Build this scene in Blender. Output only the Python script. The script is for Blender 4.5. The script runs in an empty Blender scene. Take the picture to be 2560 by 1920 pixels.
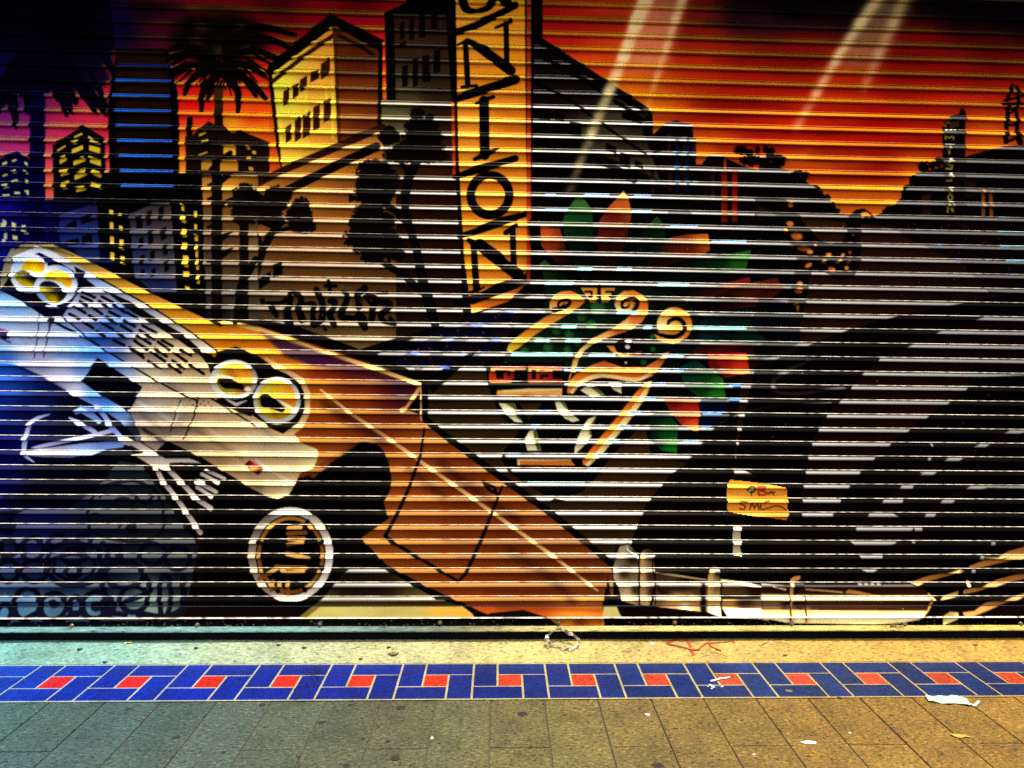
import bpy, bmesh, math, random
import numpy as np
from mathutils import Vector, Matrix

scene = bpy.context.scene
COL = scene.collection
# ------------------------------------------------------------------ camera geometry
CAM_F, CAM_YAW, CAM_PITCH, CAM_ROLL = 1761.383, 0.0380346, -0.0291141, 0.0131766
CAM_CX, CAM_CY, CAM_D, CAM_H = 1314.221, 918.092, 3.653993, 1.599003
def cam_axes():
    cy, sy = math.cos(CAM_YAW), math.sin(CAM_YAW); cp, sp = math.cos(CAM_PITCH), math.sin(CAM_PITCH); cr, sr = math.cos(CAM_ROLL), math.sin(CAM_ROLL)
    f = np.array([sy * cp, cy * cp, sp]); r = np.array([cy, -sy, 0.0]); u = np.cross(r, f)
    return np.array([cr * r + sr * u, -sr * r + cr * u, f])
CAM_R = cam_axes()
def project(x, y, z):
    d = np.stack([x, y + CAM_D, z - CAM_H], -1) @ CAM_R.T
    return CAM_CX + CAM_F * d[..., 0] / d[..., 2], CAM_CY - CAM_F * d[..., 1] / d[..., 2]
def ray(u, v):
    return np.array([(u - CAM_CX) / CAM_F, -(v - CAM_CY) / CAM_F, 1.0]) @ CAM_R
def on_ground(u, v, z=0.0):                      # point of the level z seen at a place of the photograph
    d = ray(u, v); t = (z - CAM_H) / d[2]
    return Vector((d[0] * t, -CAM_D + d[1] * t, z))
def on_wall(u, v, y=0.0):
    d = ray(u, v); t = (CAM_D + y) / d[1]
    return Vector((d[0] * t, y, CAM_H + d[2] * t))
# ------------------------------------------------------------------ the painting
# The mural is laid out in a flat sheet (about 2 mm per cell) that is then fixed to the slats as paint
# colour and paint sheen.  All colours below are paint colours seen in even shade.
OX, OY, CW, CH = 500, 300, 3560, 1930
PAINT = np.zeros((CH, CW, 3), np.float32)
SHEEN = np.full((CH, CW), 0.15, np.float32)
LIPC = np.zeros((CH, CW, 3), np.float32)      # touches of colour only on the lips, some of it painted sky reflection
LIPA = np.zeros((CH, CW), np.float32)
_t = [0.0, 0.0, 3.456]
def org(x, y, s=3.456):
    _t[:] = [x, y, s]
def _px(p):
    p = np.asarray(p, float)
    return p / _t[2] + np.array([_t[0] + OX, _t[1] + OY])
def _field(f, x0, y0, w, h):
    q = 6
    gx, gy = np.meshgrid(np.arange(0, w + q, q) + x0, np.arange(0, h + q, q) + y0)
    P_ = _px([(a, b) for a, b, c in f]); C_ = np.array([c for a, b, c in f], float)
    acc = np.zeros(gx.shape + (3,)); ws = np.zeros(gx.shape)
    eps = min(.055 * math.hypot(*(P_.max(0) - P_.min(0))), 46.0) ** 2 + 20.0
    for (px, py), c in zip(P_, C_):
        k = 1.0 / (((gx - px) ** 2 + (gy - py) ** 2) + eps) ** 1.6
        acc += k[..., None] * c; ws += k
    acc /= ws[..., None]
    xi = np.arange(w) / q; i = xi.astype(int); fx = (xi - i)[None, :, None]
    a = acc[:, i] * (1 - fx) + acc[:, i + 1] * fx
    yi = np.arange(h) / q; j = yi.astype(int); fy = (yi - j)[:, None, None]
    return (a[j] * (1 - fy) + a[j + 1] * fy).astype(np.float32)
def _blur(m, r):
    r = max(1, int(r))
    for _ in range(2):
        for ax in (0, 1):
            pad = [(r + 1, r) if k == ax else (0, 0) for k in (0, 1)]
            c = np.cumsum(np.pad(m, pad, mode='edge'), axis=ax)
            n = m.shape[ax]
            hi = np.take(c, np.arange(2 * r + 1, 2 * r + 1 + n), axis=ax)
            lo = np.take(c, np.arange(0, n), axis=ax)
            m = (hi - lo) / (2 * r + 1)
    return m
def _put(m, x0, y0, col, g, lip, a):
    h, w = m.shape
    X0, Y0, X1, Y1 = max(x0, 0), max(y0, 0), min(x0 + w, CW), min(y0 + h, CH)
    if X1 <= X0 or Y1 <= Y0: return
    m = m[Y0 - y0:Y1 - y0, X0 - x0:X1 - x0] * a
    if isinstance(col, list):
        c = _field(col, X0, Y0, X1 - X0, Y1 - Y0)
    else:
        c = np.array(col, np.float32)
    sl = (slice(Y0, Y1), slice(X0, X1))
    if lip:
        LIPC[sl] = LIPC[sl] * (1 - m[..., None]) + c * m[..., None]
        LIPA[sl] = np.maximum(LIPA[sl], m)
    else:
        PAINT[sl] = PAINT[sl] * (1 - m[..., None]) + c * m[..., None]
        SHEEN[sl] = SHEEN[sl] * (1 - m) + g * m
def smooth(p, closed=False, n=6):
    p = np.asarray(p, float); out = []
    N = len(p)
    for i in range(N if closed else N - 1):
        if closed: a, b, c, d = p[i - 1], p[i], p[(i + 1) % N], p[(i + 2) % N]
        else: a, b, c, d = p[max(i - 1, 0)], p[i], p[i + 1], p[min(i + 2, N - 1)]
        for k in range(n):
            t = k / n
            out.append(.5 * (2 * b + (c - a) * t + (2 * a - 5 * b + 4 * c - d) * t * t + (3 * b - a - 3 * c + d) * t ** 3))
    if not closed: out.append(p[-1])
    return np.array(out)
def poly(p, col, g=.15, soft=0, sm=False, lip=False, a=1.0):
    if sm: p = smooth(p, True)
    p = _px(p)
    pad = int(soft * 2) + 3
    x0, y0 = np.floor(p.min(0)).astype(int) - pad; x1, y1 = np.ceil(p.max(0)).astype(int) + pad
    w, h = x1 - x0, y1 - y0
    diff = np.zeros((h * 2, w * 2 + 2), np.int32)
    q = (p - (x0, y0)) * 2
    for (ax, ay), (bx, by) in zip(q, np.roll(q, -1, 0)):
        if ay > by: ax, ay, bx, by = bx, by, ax, ay
        r0, r1 = int(math.ceil(ay - .5)), int(math.ceil(by - .5))
        if r1 <= r0: continue
        r = np.arange(r0, r1)
        xs = ax + (r + .5 - ay) * (bx - ax) / (by - ay)
        np.add.at(diff, (r, np.clip(np.ceil(xs - .5).astype(int), 0, w * 2 + 1)), 1)
    m = (np.cumsum(diff, 1)[:, :w * 2] & 1).astype(np.float32)
    m = m.reshape(h, 2, w, 2).mean((1, 3))
    if soft: m = _blur(m, soft)
    _put(m, x0, y0, col, g, lip, a)
def line(p, wd, col, g=.15, soft=0, sm=False, lip=False, a=1.0):
    wd = np.asarray(wd, float)
    if sm:
        n0 = len(p)
        p = smooth(p)
        if wd.ndim: wd = np.interp(np.linspace(0, n0 - 1, len(p)), np.arange(n0), wd)
    p = _px(p)
    r = (np.broadcast_to(wd, (len(p),)) / _t[2]) / 2
    pad = int(r.max() + soft * 2) + 3
    x0, y0 = np.floor(p.min(0)).astype(int) - pad; x1, y1 = np.ceil(p.max(0)).astype(int) + pad
    m = np.zeros((y1 - y0, x1 - x0), np.float32)
    for i in range(len(p) - 1):
        a_, b_ = p[i], p[i + 1]
        rr = max(r[i], r[i + 1]) + 2
        u0, v0 = np.floor(np.minimum(a_, b_) - rr).astype(int); u1, v1 = np.ceil(np.maximum(a_, b_) + rr).astype(int)
        gx, gy = np.meshgrid(np.arange(u0, u1) + .5, np.arange(v0, v1) + .5)
        d = b_ - a_; L = d @ d + 1e-9
        t = np.clip(((gx - a_[0]) * d[0] + (gy - a_[1]) * d[1]) / L, 0, 1)
        dist = np.hypot(gx - a_[0] - t * d[0], gy - a_[1] - t * d[1])
        k = np.clip(r[i] + (r[i + 1] - r[i]) * t - dist + .5, 0, 1)
        s = m[v0 - y0:v1 - y0, u0 - x0:u1 - x0]
        np.maximum(s, k, out=s)
    if soft: m = _blur(m, soft)
    _put(m, x0, y0, col, g, lip, a)
def ell(cx, cy, rx, ry, col, g=.15, rot=0, soft=0, lip=False, a=1.0):
    t = np.linspace(0, 2 * math.pi, 49)[:-1]; c, s = math.cos(rot), math.sin(rot)
    poly(np.stack([cx + rx * np.cos(t) * c - ry * np.sin(t) * s, cy + rx * np.cos(t) * s + ry * np.sin(t) * c], 1), col, g, soft, False, lip, a)
def ring(cx, cy, rx, ry, wd, col, g=.15, t0=0, t1=360, **k):
    t = np.radians(np.linspace(t0, t1, 40))
    line(np.stack([cx + rx * np.cos(t), cy + ry * np.sin(t)], 1), wd, col, g, **k)
def rect(x0, y0, x1, y1, col, g=.15, **k):
    poly([(x0, y0), (x1, y0), (x1, y1), (x0, y1)], col, g, **k)
def quad(x0, y0, x1, y1, sl, col, g=.15, **k):           # window with slanted top and bottom
    poly([(x0, y0), (x1, y0 + sl), (x1, y1 + sl), (x0, y1)], col, g, **k)
_rb = random.Random(5)
def bush(cx, cy, rx, ry, col, g=.06, n=26):
    t = np.linspace(0, 2 * math.pi, n + 1)[:-1]
    k = np.array([_rb.uniform(.86, 1.12) for _ in t])
    poly(np.stack([cx + rx * np.cos(t) * k, cy + ry * np.sin(t) * k], 1), col, g, sm=True, soft=1)
    for i in range(int(18 + (rx + ry) * .12)):
        a = _rb.uniform(0, 2 * math.pi); q = _rb.uniform(.86, 1.1)
        ell(cx + rx * q * math.cos(a), cy + ry * q * math.sin(a), _rb.uniform(7, 17), _rb.uniform(6, 13), col, g, rot=_rb.uniform(0, 3))
def spiral(cx, cy, r0, r1, a0, turns, wd, col, g=.06):
    t = np.linspace(0, 1, 40); an = math.radians(a0) + t * turns * 2 * math.pi; r = r0 + (r1 - r0) * t
    line(np.stack([cx + r * np.cos(an), cy + r * np.sin(an)], 1), wd, col, g)
K = (4, 2, 2)            # black
NV = (3, 3, 50)          # navy
BR = (34, 17, 8)         # dark brown that still shines
CR = (240, 222, 160)     # cream
def paint_mural():
    rwr = random.Random(12)
    # ---------------- sky of the sunset
    org(0, 0, 1)
    rect(-490, -290, 3050, 1620, (6, 3, 2), .06)
    sky = [(-300, 100, (14, 10, 70)), (60, 40, (5, 3, 22)), (250, 40, (8, 4, 30)), (10, 170, (22, 16, 120)), (60, 250, (52, 14, 110)), (40, 330, (150, 30, 130)), (30, 380, (205, 55, 140)),
           (160, 250, (120, 22, 90)), (180, 300, (222, 40, 90)), (230, 280, (225, 38, 70)), (150, 345, (220, 50, 100)), (330, 60, (50, 5, 20)), (420, 90, (80, 6, 25)), (130, 420, (215, 70, 70)), (275, 420, (235, 75, 40)),
           (470, 150, (150, 12, 22)), (460, 230, (232, 24, 20)), (600, 220, (235, 34, 16)), (590, 300, (240, 110, 12)), (620, 310, (240, 120, 16)), (460, 400, (245, 100, 20)),
           (700, 8, (70, 4, 12)), (900, 10, (60, 3, 10)), (780, 45, (140, 8, 22)), (900, 60, (180, 12, 22)), (660, 100, (130, 8, 22)), (660, 190, (225, 26, 24)), (930, 110, (225, 24, 26)), (660, 290, (232, 90, 18)), (950, 230, (240, 70, 26)),
           (1350, 20, (160, 16, 16)), (1400, 100, (200, 32, 14)), (1480, 180, (222, 70, 14)), (1560, 250, (236, 140, 18)), (1600, 130, (220, 82, 22)), (1640, 300, (228, 136, 16)), (1720, 60, (120, 22, 12)),
           (1750, 160, (196, 44, 10)), (1850, 200, (178, 24, 8)), (1800, 280, (160, 16, 8)), (1900, 320, (172, 22, 8)), (1780, 330, (205, 90, 14)), (1760, 400, (210, 100, 16)),
           (1860, 20, (16, 9, 22)), (1980, 20, (10, 8, 22)), (2150, 30, (40, 12, 12)), (2400, 20, (16, 4, 6)), (2530, 30, (8, 3, 4)), (2000, 110, (140, 18, 6)), (2300, 110, (120, 10, 8)), (2500, 120, (90, 8, 8)),
           (2100, 200, (190, 40, 8)), (2350, 200, (170, 18, 8)), (2520, 220, (160, 20, 8)), (2000, 300, (190, 20, 6)), (2200, 300, (170, 6, 4)), (2330, 330, (170, 22, 8)), (2480, 330, (200, 90, 14)),
           (2000, 400, (200, 80, 12)), (2080, 360, (160, 14, 8)), (2200, 420, (150, 8, 6)), (2290, 420, (200, 90, 12)), (2150, 500, (205, 110, 18)), (2060, 470, (205, 110, 18)), (2220, 520, (214, 124, 22)), (2900, 200, (120, 12, 8))]
    sky = [(x, y, (c[0] * (.93 if x > 640 else 1), c[1] * (.80 if x > 1300 else .9), c[2] * .85)) for x, y, c in sky]
    poly([(-490, -290), (3050, -290), (3050, 560), (-490, 560)], sky, .1)
    poly([(1740, -120), (1860, -10), (1960, 60), (2120, 76), (2300, 50), (2560, 90), (3050, 60), (3050, -290), (1740, -290)], (6, 3, 9), .1, soft=22, a=.85)
    for x, y, w, h, c, a in ((2100, 150, 330, 14, (96, 6, 4), .6), (2420, 190, 220, 16, (110, 8, 6), .6), (1760, 300, 200, 18, (128, 8, 5), .6), (1990, 300, 170, 12, (205, 40, 6), .5), (2200, 258, 220, 12, (206, 40, 8), .5), (1900, 368, 120, 12, (140, 6, 4), .6), (2120, 440, 150, 12, (120, 4, 3), .75), (2230, 360, 130, 14, (120, 4, 4), .6), (1500, 60, 160, 16, (120, 8, 8), .6), (1420, 150, 110, 10, (236, 84, 16), .5), (1700, 130, 150, 12, (150, 16, 8), .5), (2450, 250, 160, 14, (200, 40, 8), .5), (2060, 400, 150, 10, (214, 110, 16), .6), (2260, 470, 140, 10, (214, 120, 20), .6), (2120, 480, 180, 12, (206, 96, 14), .6)):
        ell(x, y, w, h, c, .1, soft=9, a=a)
    # clouds streaks
    for x, y, w, c in ((1850, 262, 130, (120, 8, 6)), (2080, 330, 150, (130, 4, 4)), (2130, 395, 120, (128, 6, 5)), (2050, 250, 160, (205, 60, 10)), (2160, 345, 110, (190, 20, 6)), (1900, 60, 150, (30, 12, 26)), (2000, 75, 120, (40, 10, 16))):
        ell(x, y, w, 9, c, .1, soft=7, a=.7)
    # pale curved streaks over the sky, narrowing downwards
    def pale_streaks():
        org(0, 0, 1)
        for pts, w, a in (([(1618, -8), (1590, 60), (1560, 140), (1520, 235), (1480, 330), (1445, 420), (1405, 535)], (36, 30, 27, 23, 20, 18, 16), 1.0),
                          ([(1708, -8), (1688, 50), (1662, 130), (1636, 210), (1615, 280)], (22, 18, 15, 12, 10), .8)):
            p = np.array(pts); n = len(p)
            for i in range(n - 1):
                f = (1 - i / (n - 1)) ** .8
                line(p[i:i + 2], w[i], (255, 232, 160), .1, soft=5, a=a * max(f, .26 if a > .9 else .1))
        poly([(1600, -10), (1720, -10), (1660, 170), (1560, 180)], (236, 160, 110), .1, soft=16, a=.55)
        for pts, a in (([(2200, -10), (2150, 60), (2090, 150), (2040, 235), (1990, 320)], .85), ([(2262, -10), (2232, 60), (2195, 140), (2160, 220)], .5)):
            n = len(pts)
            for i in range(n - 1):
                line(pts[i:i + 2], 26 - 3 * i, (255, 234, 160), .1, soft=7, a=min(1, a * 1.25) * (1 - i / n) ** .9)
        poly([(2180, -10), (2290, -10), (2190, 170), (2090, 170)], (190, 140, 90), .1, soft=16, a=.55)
    # ---------------- left: palm crowns, city blocks
    org(0, 0)
    poly([(-1700, -900), (960, -900), (1010, 420), (900, 560), (960, 700), (820, 790), (430, 790), (-1700, 900)], [(-1500, 0, (4, 3, 20)), (0, 300, (3, 2, 10)), (-20, 560, (8, 6, 60)), (20, 700, (16, 12, 90)), (250, 500, (3, 2, 10)), (500, 200, (3, 2, 7)), (500, 500, (4, 2, 12)), (500, 740, (8, 4, 36)), (870, 640, (18, 6, 36)), (900, 100, (6, 3, 18)), (700, 300, (4, 2, 8))], .08, soft=5)
    poly([(950, 0), (1560, 30), (1700, 160), (1500, 420), (1000, 410)], [(1000, 200, (16, 6, 50)), (1400, 230, (70, 6, 30)), (1300, 50, (30, 8, 20)), (1500, 340, (70, 8, 28))], .08, soft=4)
    for p, w in (([(60, 760), (120, 930), (140, 1110)], (110, 90, 26)), ([(520, 760), (570, 860), (628, 975)], (60, 80, 30)), ([(700, 770), (760, 860), (835, 975)], (80, 70, 36)), ([(780, 620), (850, 760), (930, 930)], (50, 60, 20)),
                 ([(600, 560), (650, 680), (700, 800)], (70, 80, 40)), ([(190, 780), (215, 830), (225, 880)], (60, 60, 20)), ([(830, 400), (930, 520), (1000, 700)], (90, 70, 30))):
        line(p, w, (4, 3, 22), .05, sm=True)
    for k in range(13):
        x = -60 + k * 76; line([(300 + (x - 300) * .5, 560 + abs(x - 300) * .1), (x, 800 + 90 * math.sin(k * 1.7)), (x + (x - 300) * .12, 900 + 110 * math.sin(k * 1.7 + .4))], (110, 80, 20), (4, 3, 16), .05, sm=True)
    rect(258, 770, 392, 1760, (2, 2, 42), .05)
    poly([(-1700, 1250), (0, 1370), (150, 1305), (264, 1385), (264, 1760), (-1700, 1760)], (2, 2, 52), .06)
    Y1 = (205, 190, 110)
    for x0, y0, x1, y1, s in ((20, 1408, 62, 1432, -16), (104, 1384, 146, 1402, -14), (212, 1392, 240, 1420, 14), (22, 1512, 66, 1530, -16), (104, 1484, 152, 1500, -16), (216, 1470, 244, 1500, 10), (100, 1560, 150, 1578, -14), (220, 1548, 246, 1580, 8), (30, 1604, 78, 1632, -16), (212, 1640, 246, 1660, 6)):
        quad(x0, y0, x1, y1, s, Y1, .1)
    rect(392, 1290, 462, 1760, [(420, 1300, (225, 60, 90)), (430, 1650, (228, 90, 70))], .1)
    rect(906, 1180, 976, 1760, [(940, 1200, (205, 40, 70)), (940, 1400, (225, 60, 70)), (950, 1640, (245, 90, 20))], .1)
    poly([(455, 1255), (720, 1082), (905, 1192), (925, 1760), (466, 1760)], (5, 3, 8), .06)
    Y2 = (232, 190, 42)
    for x0, y0, x1, y1, s in ((640, 1178, 712, 1196, -34), (626, 1228, 682, 1250, -22), (495, 1296, 566, 1312, -44), (622, 1290, 718, 1330, -40), (516, 1372, 578, 1420, -34), (636, 1392, 738, 1432, -40), (526, 1472, 592, 1524, -18), (646, 1508, 746, 1556, -40), (532, 1580, 598, 1606, -24), (540, 1606, 580, 1636, -10), (660, 1622, 740, 1660, -16), (696, 1466, 740, 1480, -18),
                              (760, 1172, 806, 1192, 24), (786, 1210, 866, 1230, 24), (770, 1252, 866, 1300, 26), (778, 1350, 872, 1406, 30), (798, 1462, 874, 1510, 26), (790, 1572, 880, 1612, 26)):
        quad(x0, y0, x1, y1, s, Y2, .1)
    # tower with blue sky reflection painted as bars on its lips
    poly([(1010, 420), (1440, 420), (1560, 900), (1560, 1760), (960, 1760), (930, 900)], (3, 1, 2), .05)
    rect(1000, 440, 1470, 1760, [(1200, 480, (30, 14, 4)), (1200, 800, (32, 14, 4)), (1150, 1100, (22, 8, 3)), (1300, 1500, (8, 3, 2))], .05)
    for x, y in ((1020, 552), (1000, 680), (975, 810), (990, 940), (1004, 1064), (1018, 1200), (1032, 1332), (1044, 1462), (1050, 1590)):
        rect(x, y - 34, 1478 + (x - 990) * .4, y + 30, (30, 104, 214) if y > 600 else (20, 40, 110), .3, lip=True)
    poly([(1530, 400), (1600, 400), (1850, 700), (1840, 1060), (1545, 1060)], [(1560, 500, (150, 14, 40)), (1600, 700, (225, 24, 26)), (1700, 900, (238, 22, 16)), (1700, 1040, (240, 40, 24))], .1)
    rect(1550, 1040, 1612, 1516, [(1580, 1060, (240, 60, 40)), (1580, 1250, (248, 110, 16)), (1590, 1480, (245, 130, 40))], .1)
    poly([(1925, 900), (2330, 900), (2330, 1150), (1925, 1140)], [(1980, 950, (240, 60, 20)), (1990, 1050, (245, 150, 24)), (2200, 1000, (238, 70, 14)), (2200, 1150, (235, 130, 20))], .1)
    # right palm
    ell(1900, 330, 420, 240, (14, 7, 4), .08, soft=14)
    for x, y in ((1850, 80), (1740, 240), (1700, 360), (2100, 250), (2110, 400), (1900, 440), (1960, 620), (1890, 760), (1830, 640)):
        ell(x, y, 60, 34, (58, 36, 10), .2, soft=6, a=.8)
    for p in ([(1880, 560), (1640, 470), (1440, 520)], [(1880, 580), (1620, 570), (1480, 670)], [(1860, 600), (1680, 660), (1596, 810)], [(1880, 640), (1760, 780), (1740, 955)], [(1920, 640), (2050, 780), (2056, 965)], [(1940, 600), (2080, 640), (2212, 830)], [(1950, 560), (2120, 560), (2290, 660)],
              [(1950, 500), (2200, 440), (2500, 560)], [(1950, 430), (2250, 330), (2520, 420)], [(1940, 380), (2200, 240), (2550, 300)], [(1900, 600), (1840, 700), (1800, 860)], [(1950, 640), (2150, 700), (2300, 860)], [(1700, 430), (1560, 400), (1440, 460)]):
        line(p, (70, 66, 38), (9, 5, 3), .06, sm=True)
    for i in range(46):
        a = math.radians(-20 + i * 220 / 45.0); r = _rb.uniform(330, 480)
        line([(1900 + .7 * r * math.cos(a), 480 + .5 * r * math.sin(a)), (1900 + r * math.cos(a) * 1.05, 500 + r * .62 * math.sin(a) + 60)], (26, 8), (8, 4, 3), .06)
    rect(1850, 760, 1928, 2900, [(1880, 800, (60, 34, 10)), (1890, 1100, (20, 9, 4)), (1880, 1600, (10, 5, 3))], .1)
    line([(1640, 1030), (1635, 1180)], 52, K, .06)
    poly([(1600, 1180), (1660, 1170), (1800, 1045), (1860, 1080), (1930, 1080), (2000, 1150), (2080, 1130), (2330, 1230), (2330, 1760), (1612, 1760)], (24, 10, 4), .25)
    OC = (226, 160, 44)
    for x0, y0, x1, y1, s in ((1720, 1160, 1780, 1180, -30), (1740, 1215, 1800, 1232, -12), (1700, 1340, 1790, 1350, -30), (1740, 1390, 1830, 1470, 0), (1930, 1260, 2036, 1340, 0), (1900, 1390, 2056, 1480, 0), (1740, 1520, 1830, 1660, 0), (1905, 1545, 2066, 1605, -10), (1900, 1630, 2066, 1660, 0), (2130, 1260, 2160, 1290, 4), (2130, 1350, 2170, 1376, 4), (2150, 1440, 2190, 1470, 6), (2180, 1300, 2212, 1330, 4)):
        quad(x0, y0, x1, y1, s, [(1800, 1200, (235, 190, 50)), (1980, 1300, (240, 180, 44)), (1980, 1440, (214, 140, 40)), (1800, 1600, (170, 104, 34)), (2000, 1600, (200, 126, 34))], .2)
    for p in ([(1820, 1470), (1900, 1380), (1990, 1320)], [(1820, 1640), (1900, 1560), (2000, 1500)], [(1690, 1330), (1800, 1250), (1860, 1200)]):
        line(p, 44, (14, 6, 3), .06)
    # ---------------- gold house and grey house
    org(640, 0)
    poly([(100, 600), (110, 560), (640, 118), (1110, 350), (1096, 880), (1100, 1140), (1000, 1290), (230, 1520), (180, 1290)], (8, 3, 2), .07)
    poly([(140, 640), (660, 236), (690, 500), (722, 1260), (700, 1300), (230, 1500), (205, 1250)], [(560, 290, (222, 140, 44)), (300, 540, (236, 190, 54)), (180, 700, (255, 232, 60)), (250, 900, (252, 220, 60)), (500, 700, (236, 168, 50)), (650, 600, (228, 150, 44)), (640, 900, (240, 180, 44)), (260, 1180, (244, 190, 50)), (620, 1200, (224, 150, 40))], .25)
    poly([(692, 236), (760, 270), (1060, 440), (1050, 1120), (900, 1180), (726, 1280), (712, 700)], [(720, 300, (92, 36, 8)), (900, 500, (80, 26, 6)), (880, 800, (110, 44, 8)), (800, 1000, (120, 52, 10)), (900, 1120, (96, 36, 8))], .35)
    line([(120, 620), (640, 178), (680, 180), (1060, 400)], 64, (7, 3, 2), .06)
    line([(150, 700), (420, 480), (676, 300)], 38, (52, 18, 4), .1)
    line([(700, 300), (860, 380), (1010, 470)], 34, (30, 10, 3), .1)
    line([(680, 230), (700, 700), (722, 1240)], 34, (70, 28, 6), .15)
    for x0, y0, x1, y1, s in ((560, 552, 640, 690, -54), (470, 640, 545, 716, -40), (380, 690, 440, 800, -40), (236, 790, 286, 920, -34), (318, 750, 370, 860, -40), (494, 930, 552, 1140, -36), (586, 880, 650, 1060, -36), (404, 1000, 472, 1200, -44), (256, 1100, 306, 1240, -34), (336, 1040, 390, 1230, -40)):
        quad(x0, y0, x1, y1, s, (52, 14, 4), .1)
    for x0, y0, y1 in ((200, 880, 1240), (420, 760, 1000), (596, 760, 870), (650, 780, 1200)):
        rect(x0, y0, x0 + 26, y1, (255, 225, 60), .25, a=.6)
    rect(1094, 360, 1136, 846, [(1110, 400, (226, 34, 24)), (1110, 600, (240, 50, 24)), (1110, 820, (240, 110, 26))], .1)
    poly([(1110, 110), (1300, 20), (1400, -900), (1730, -900), (1730, 880), (1130, 880)], (5, 2, 2), .06)
    poly([(1190, 130), (1640, 130), (1690, 880), (1210, 860)], [(1300, 160, (44, 22, 8)), (1560, 200, (36, 20, 12)), (1400, 420, (50, 30, 16)), (1500, 700, (44, 30, 16)), (1300, 840, (70, 58, 34)), (1600, 850, (44, 26, 12))], .3)
    for x0, y0, x1, y1, s in ((1244, 200, 1284, 350, -20), (1326, 172, 1366, 350, -12), (1408, 130, 1464, 330, -10), (1512, 110, 1570, 260, 0), (1240, 370, 1300, 420, -20), (1262, 575, 1312, 760, -20), (1354, 510, 1400, 760, -20), (1436, 480, 1500, 700, -10), (1534, 440, 1594, 640, -20), (1446, 660, 1510, 720, -20)):
        quad(x0, y0, x1, y1, s, (8, 4, 2), .06)
    poly([(1084, 868), (1690, 868), (1700, 1700), (1090, 1700)], [(1150, 950, (84, 78, 44)), (1200, 1080, (86, 74, 44)), (1600, 1000, (40, 22, 10)), (1600, 1200, (44, 22, 10)), (1500, 1460, (52, 22, 8)), (1600, 1600, (40, 14, 6))], 1)
    # warehouse roof
    poly([(-400, 1760), (0, 1560), (1060, 1120), (1100, 1200), (1100, 1760)], [(100, 1600, (172, 104, 27)), (600, 1350, (189, 117, 37)), (1000, 1180, (184, 117, 43)), (900, 1300, (176, 101, 31)), (600, 1600, (168, 98, 27)), (1000, 1600, (129, 67, 16))], .9)
    org(640, 440)
    poly([(-700, 60), (880, 0), (1210, 30), (1210, 1400), (890, 1500), (640, 1410), (0, 1240), (-300, 1200)], [(-300, 200, (120, 65, 16)), (0, 150, (185, 109, 34)), (500, 190, (172, 101, 29)), (700, 300, (137, 74, 21)), (600, 560, (106, 59, 18)), (300, 600, (103, 56, 17)), (400, 820, (96, 54, 18)), (200, 920, (79, 54, 29)), (900, 830, (86, 48, 16)), (100, 1200, (72, 51, 31)), (700, 1100, (89, 65, 31)), (900, 1450, (103, 74, 37)), (1000, 1000, (68, 43, 17)), (500, 1340, (82, 60, 31))], 1)
    poly([(1210, 30), (1740, 0), (1790, 1280), (1560, 1300), (1250, 1390), (1210, 1400)], [(1500, 100, (34, 10, 3)), (1500, 600, (30, 10, 4)), (1300, 1000, (29, 10, 4)), (1600, 1000, (24, 9, 4)), (1400, 1300, (25, 14, 6))], 1)
    org(640, 0)
    line([(1090, 1100), (700, 1270), (260, 1460), (-100, 1640)], 64, (42, 14, 4), .1)
    line([(1040, 1270), (800, 1380), (280, 1640), (0, 1780)], 78, (10, 4, 3), .07)
    # black trees in front of it
    line([(1400, 1380), (1330, 1520), (1290, 1660)], 80, K, .06); line([(1240, 1380), (1320, 1500)], 44, K, .06)
    for c in ((1395, 985, 60, 50), (1430, 1090, 140, 60), (1440, 1180, 170, 90), (1410, 1280, 210, 80), (1480, 1350, 190, 60), (1280, 1340, 170, 70), (1150, 1190, 90, 64), (1150, 1120, 40, 24), (1030, 1490, 150, 110), (1080, 1570, 150, 130), (1000, 1600, 120, 110), (1500, 1020, 26, 30)):
        bush(*c, (9, 5, 4))
    org(640, 440)
    for c in ((1020, 120, 170, 130), (1070, 190, 100, 80), (960, 330, 120, 90), (1010, 420, 190, 130), (1010, 540, 240, 110), (1080, 620, 220, 90), (1000, 700, 90, 50), (1230, 690, 60, 34), (1010, 260, 90, 70)):
        bush(*c, (8, 5, 4))
    line([(1320, 0), (1290, 260), (1340, 480), (1390, 640), (1440, 900), (1500, 1100), (1550, 1290)], (84, 70, 66, 72, 90, 96, 70), K, .06, sm=True)
    line([(1090, 230), (1200, 300), (1320, 420)], 60, K, .06)
    line([(1040, 720), (1180, 800), (1300, 870), (1420, 1000)], (30, 60, 70, 60), (10, 5, 4), .06)
    line([(1150, 690), (1150, 780)], 34, K, .06)
    for c in ((190, 160, 110, 70), (130, 260, 130, 90), (60, 330, 150, 90), (160, 220, 110, 90), (390, 260, 70, 70), (370, 350, 110, 90), (400, 430, 110, 66), (150, 390, 100, 50), (-40, 200, 90, 70), (-60, 280, 90, 60)):
        bush(*c, (12, 6, 4))
    line([(190, 420), (110, 540), (60, 640), (20, 760), (-20, 900), (-60, 1200)], (70, 70, 66, 70, 80, 80), (7, 4, 3), .06)
    line([(330, 440), (180, 480)], 40, (8, 5, 3), .06)
    line([(-40, 420), (20, 540), (40, 600)], 46, (8, 5, 3), .06)
    quad(24, 890, 128, 985, -70, K, .06); quad(148, 770, 230, 884, -34, K, .06)
    poly([(800, 150), (880, 180), (860, 210), (800, 230)], (12, 5, 3), .06)
    # ---------------- big vertical sign
    org(0, 0, .864)
    poly([(970, -300), (1170, -300), (1175, 640), (1120, 660), (1005, 705), (985, 400)], K, .06)
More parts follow.
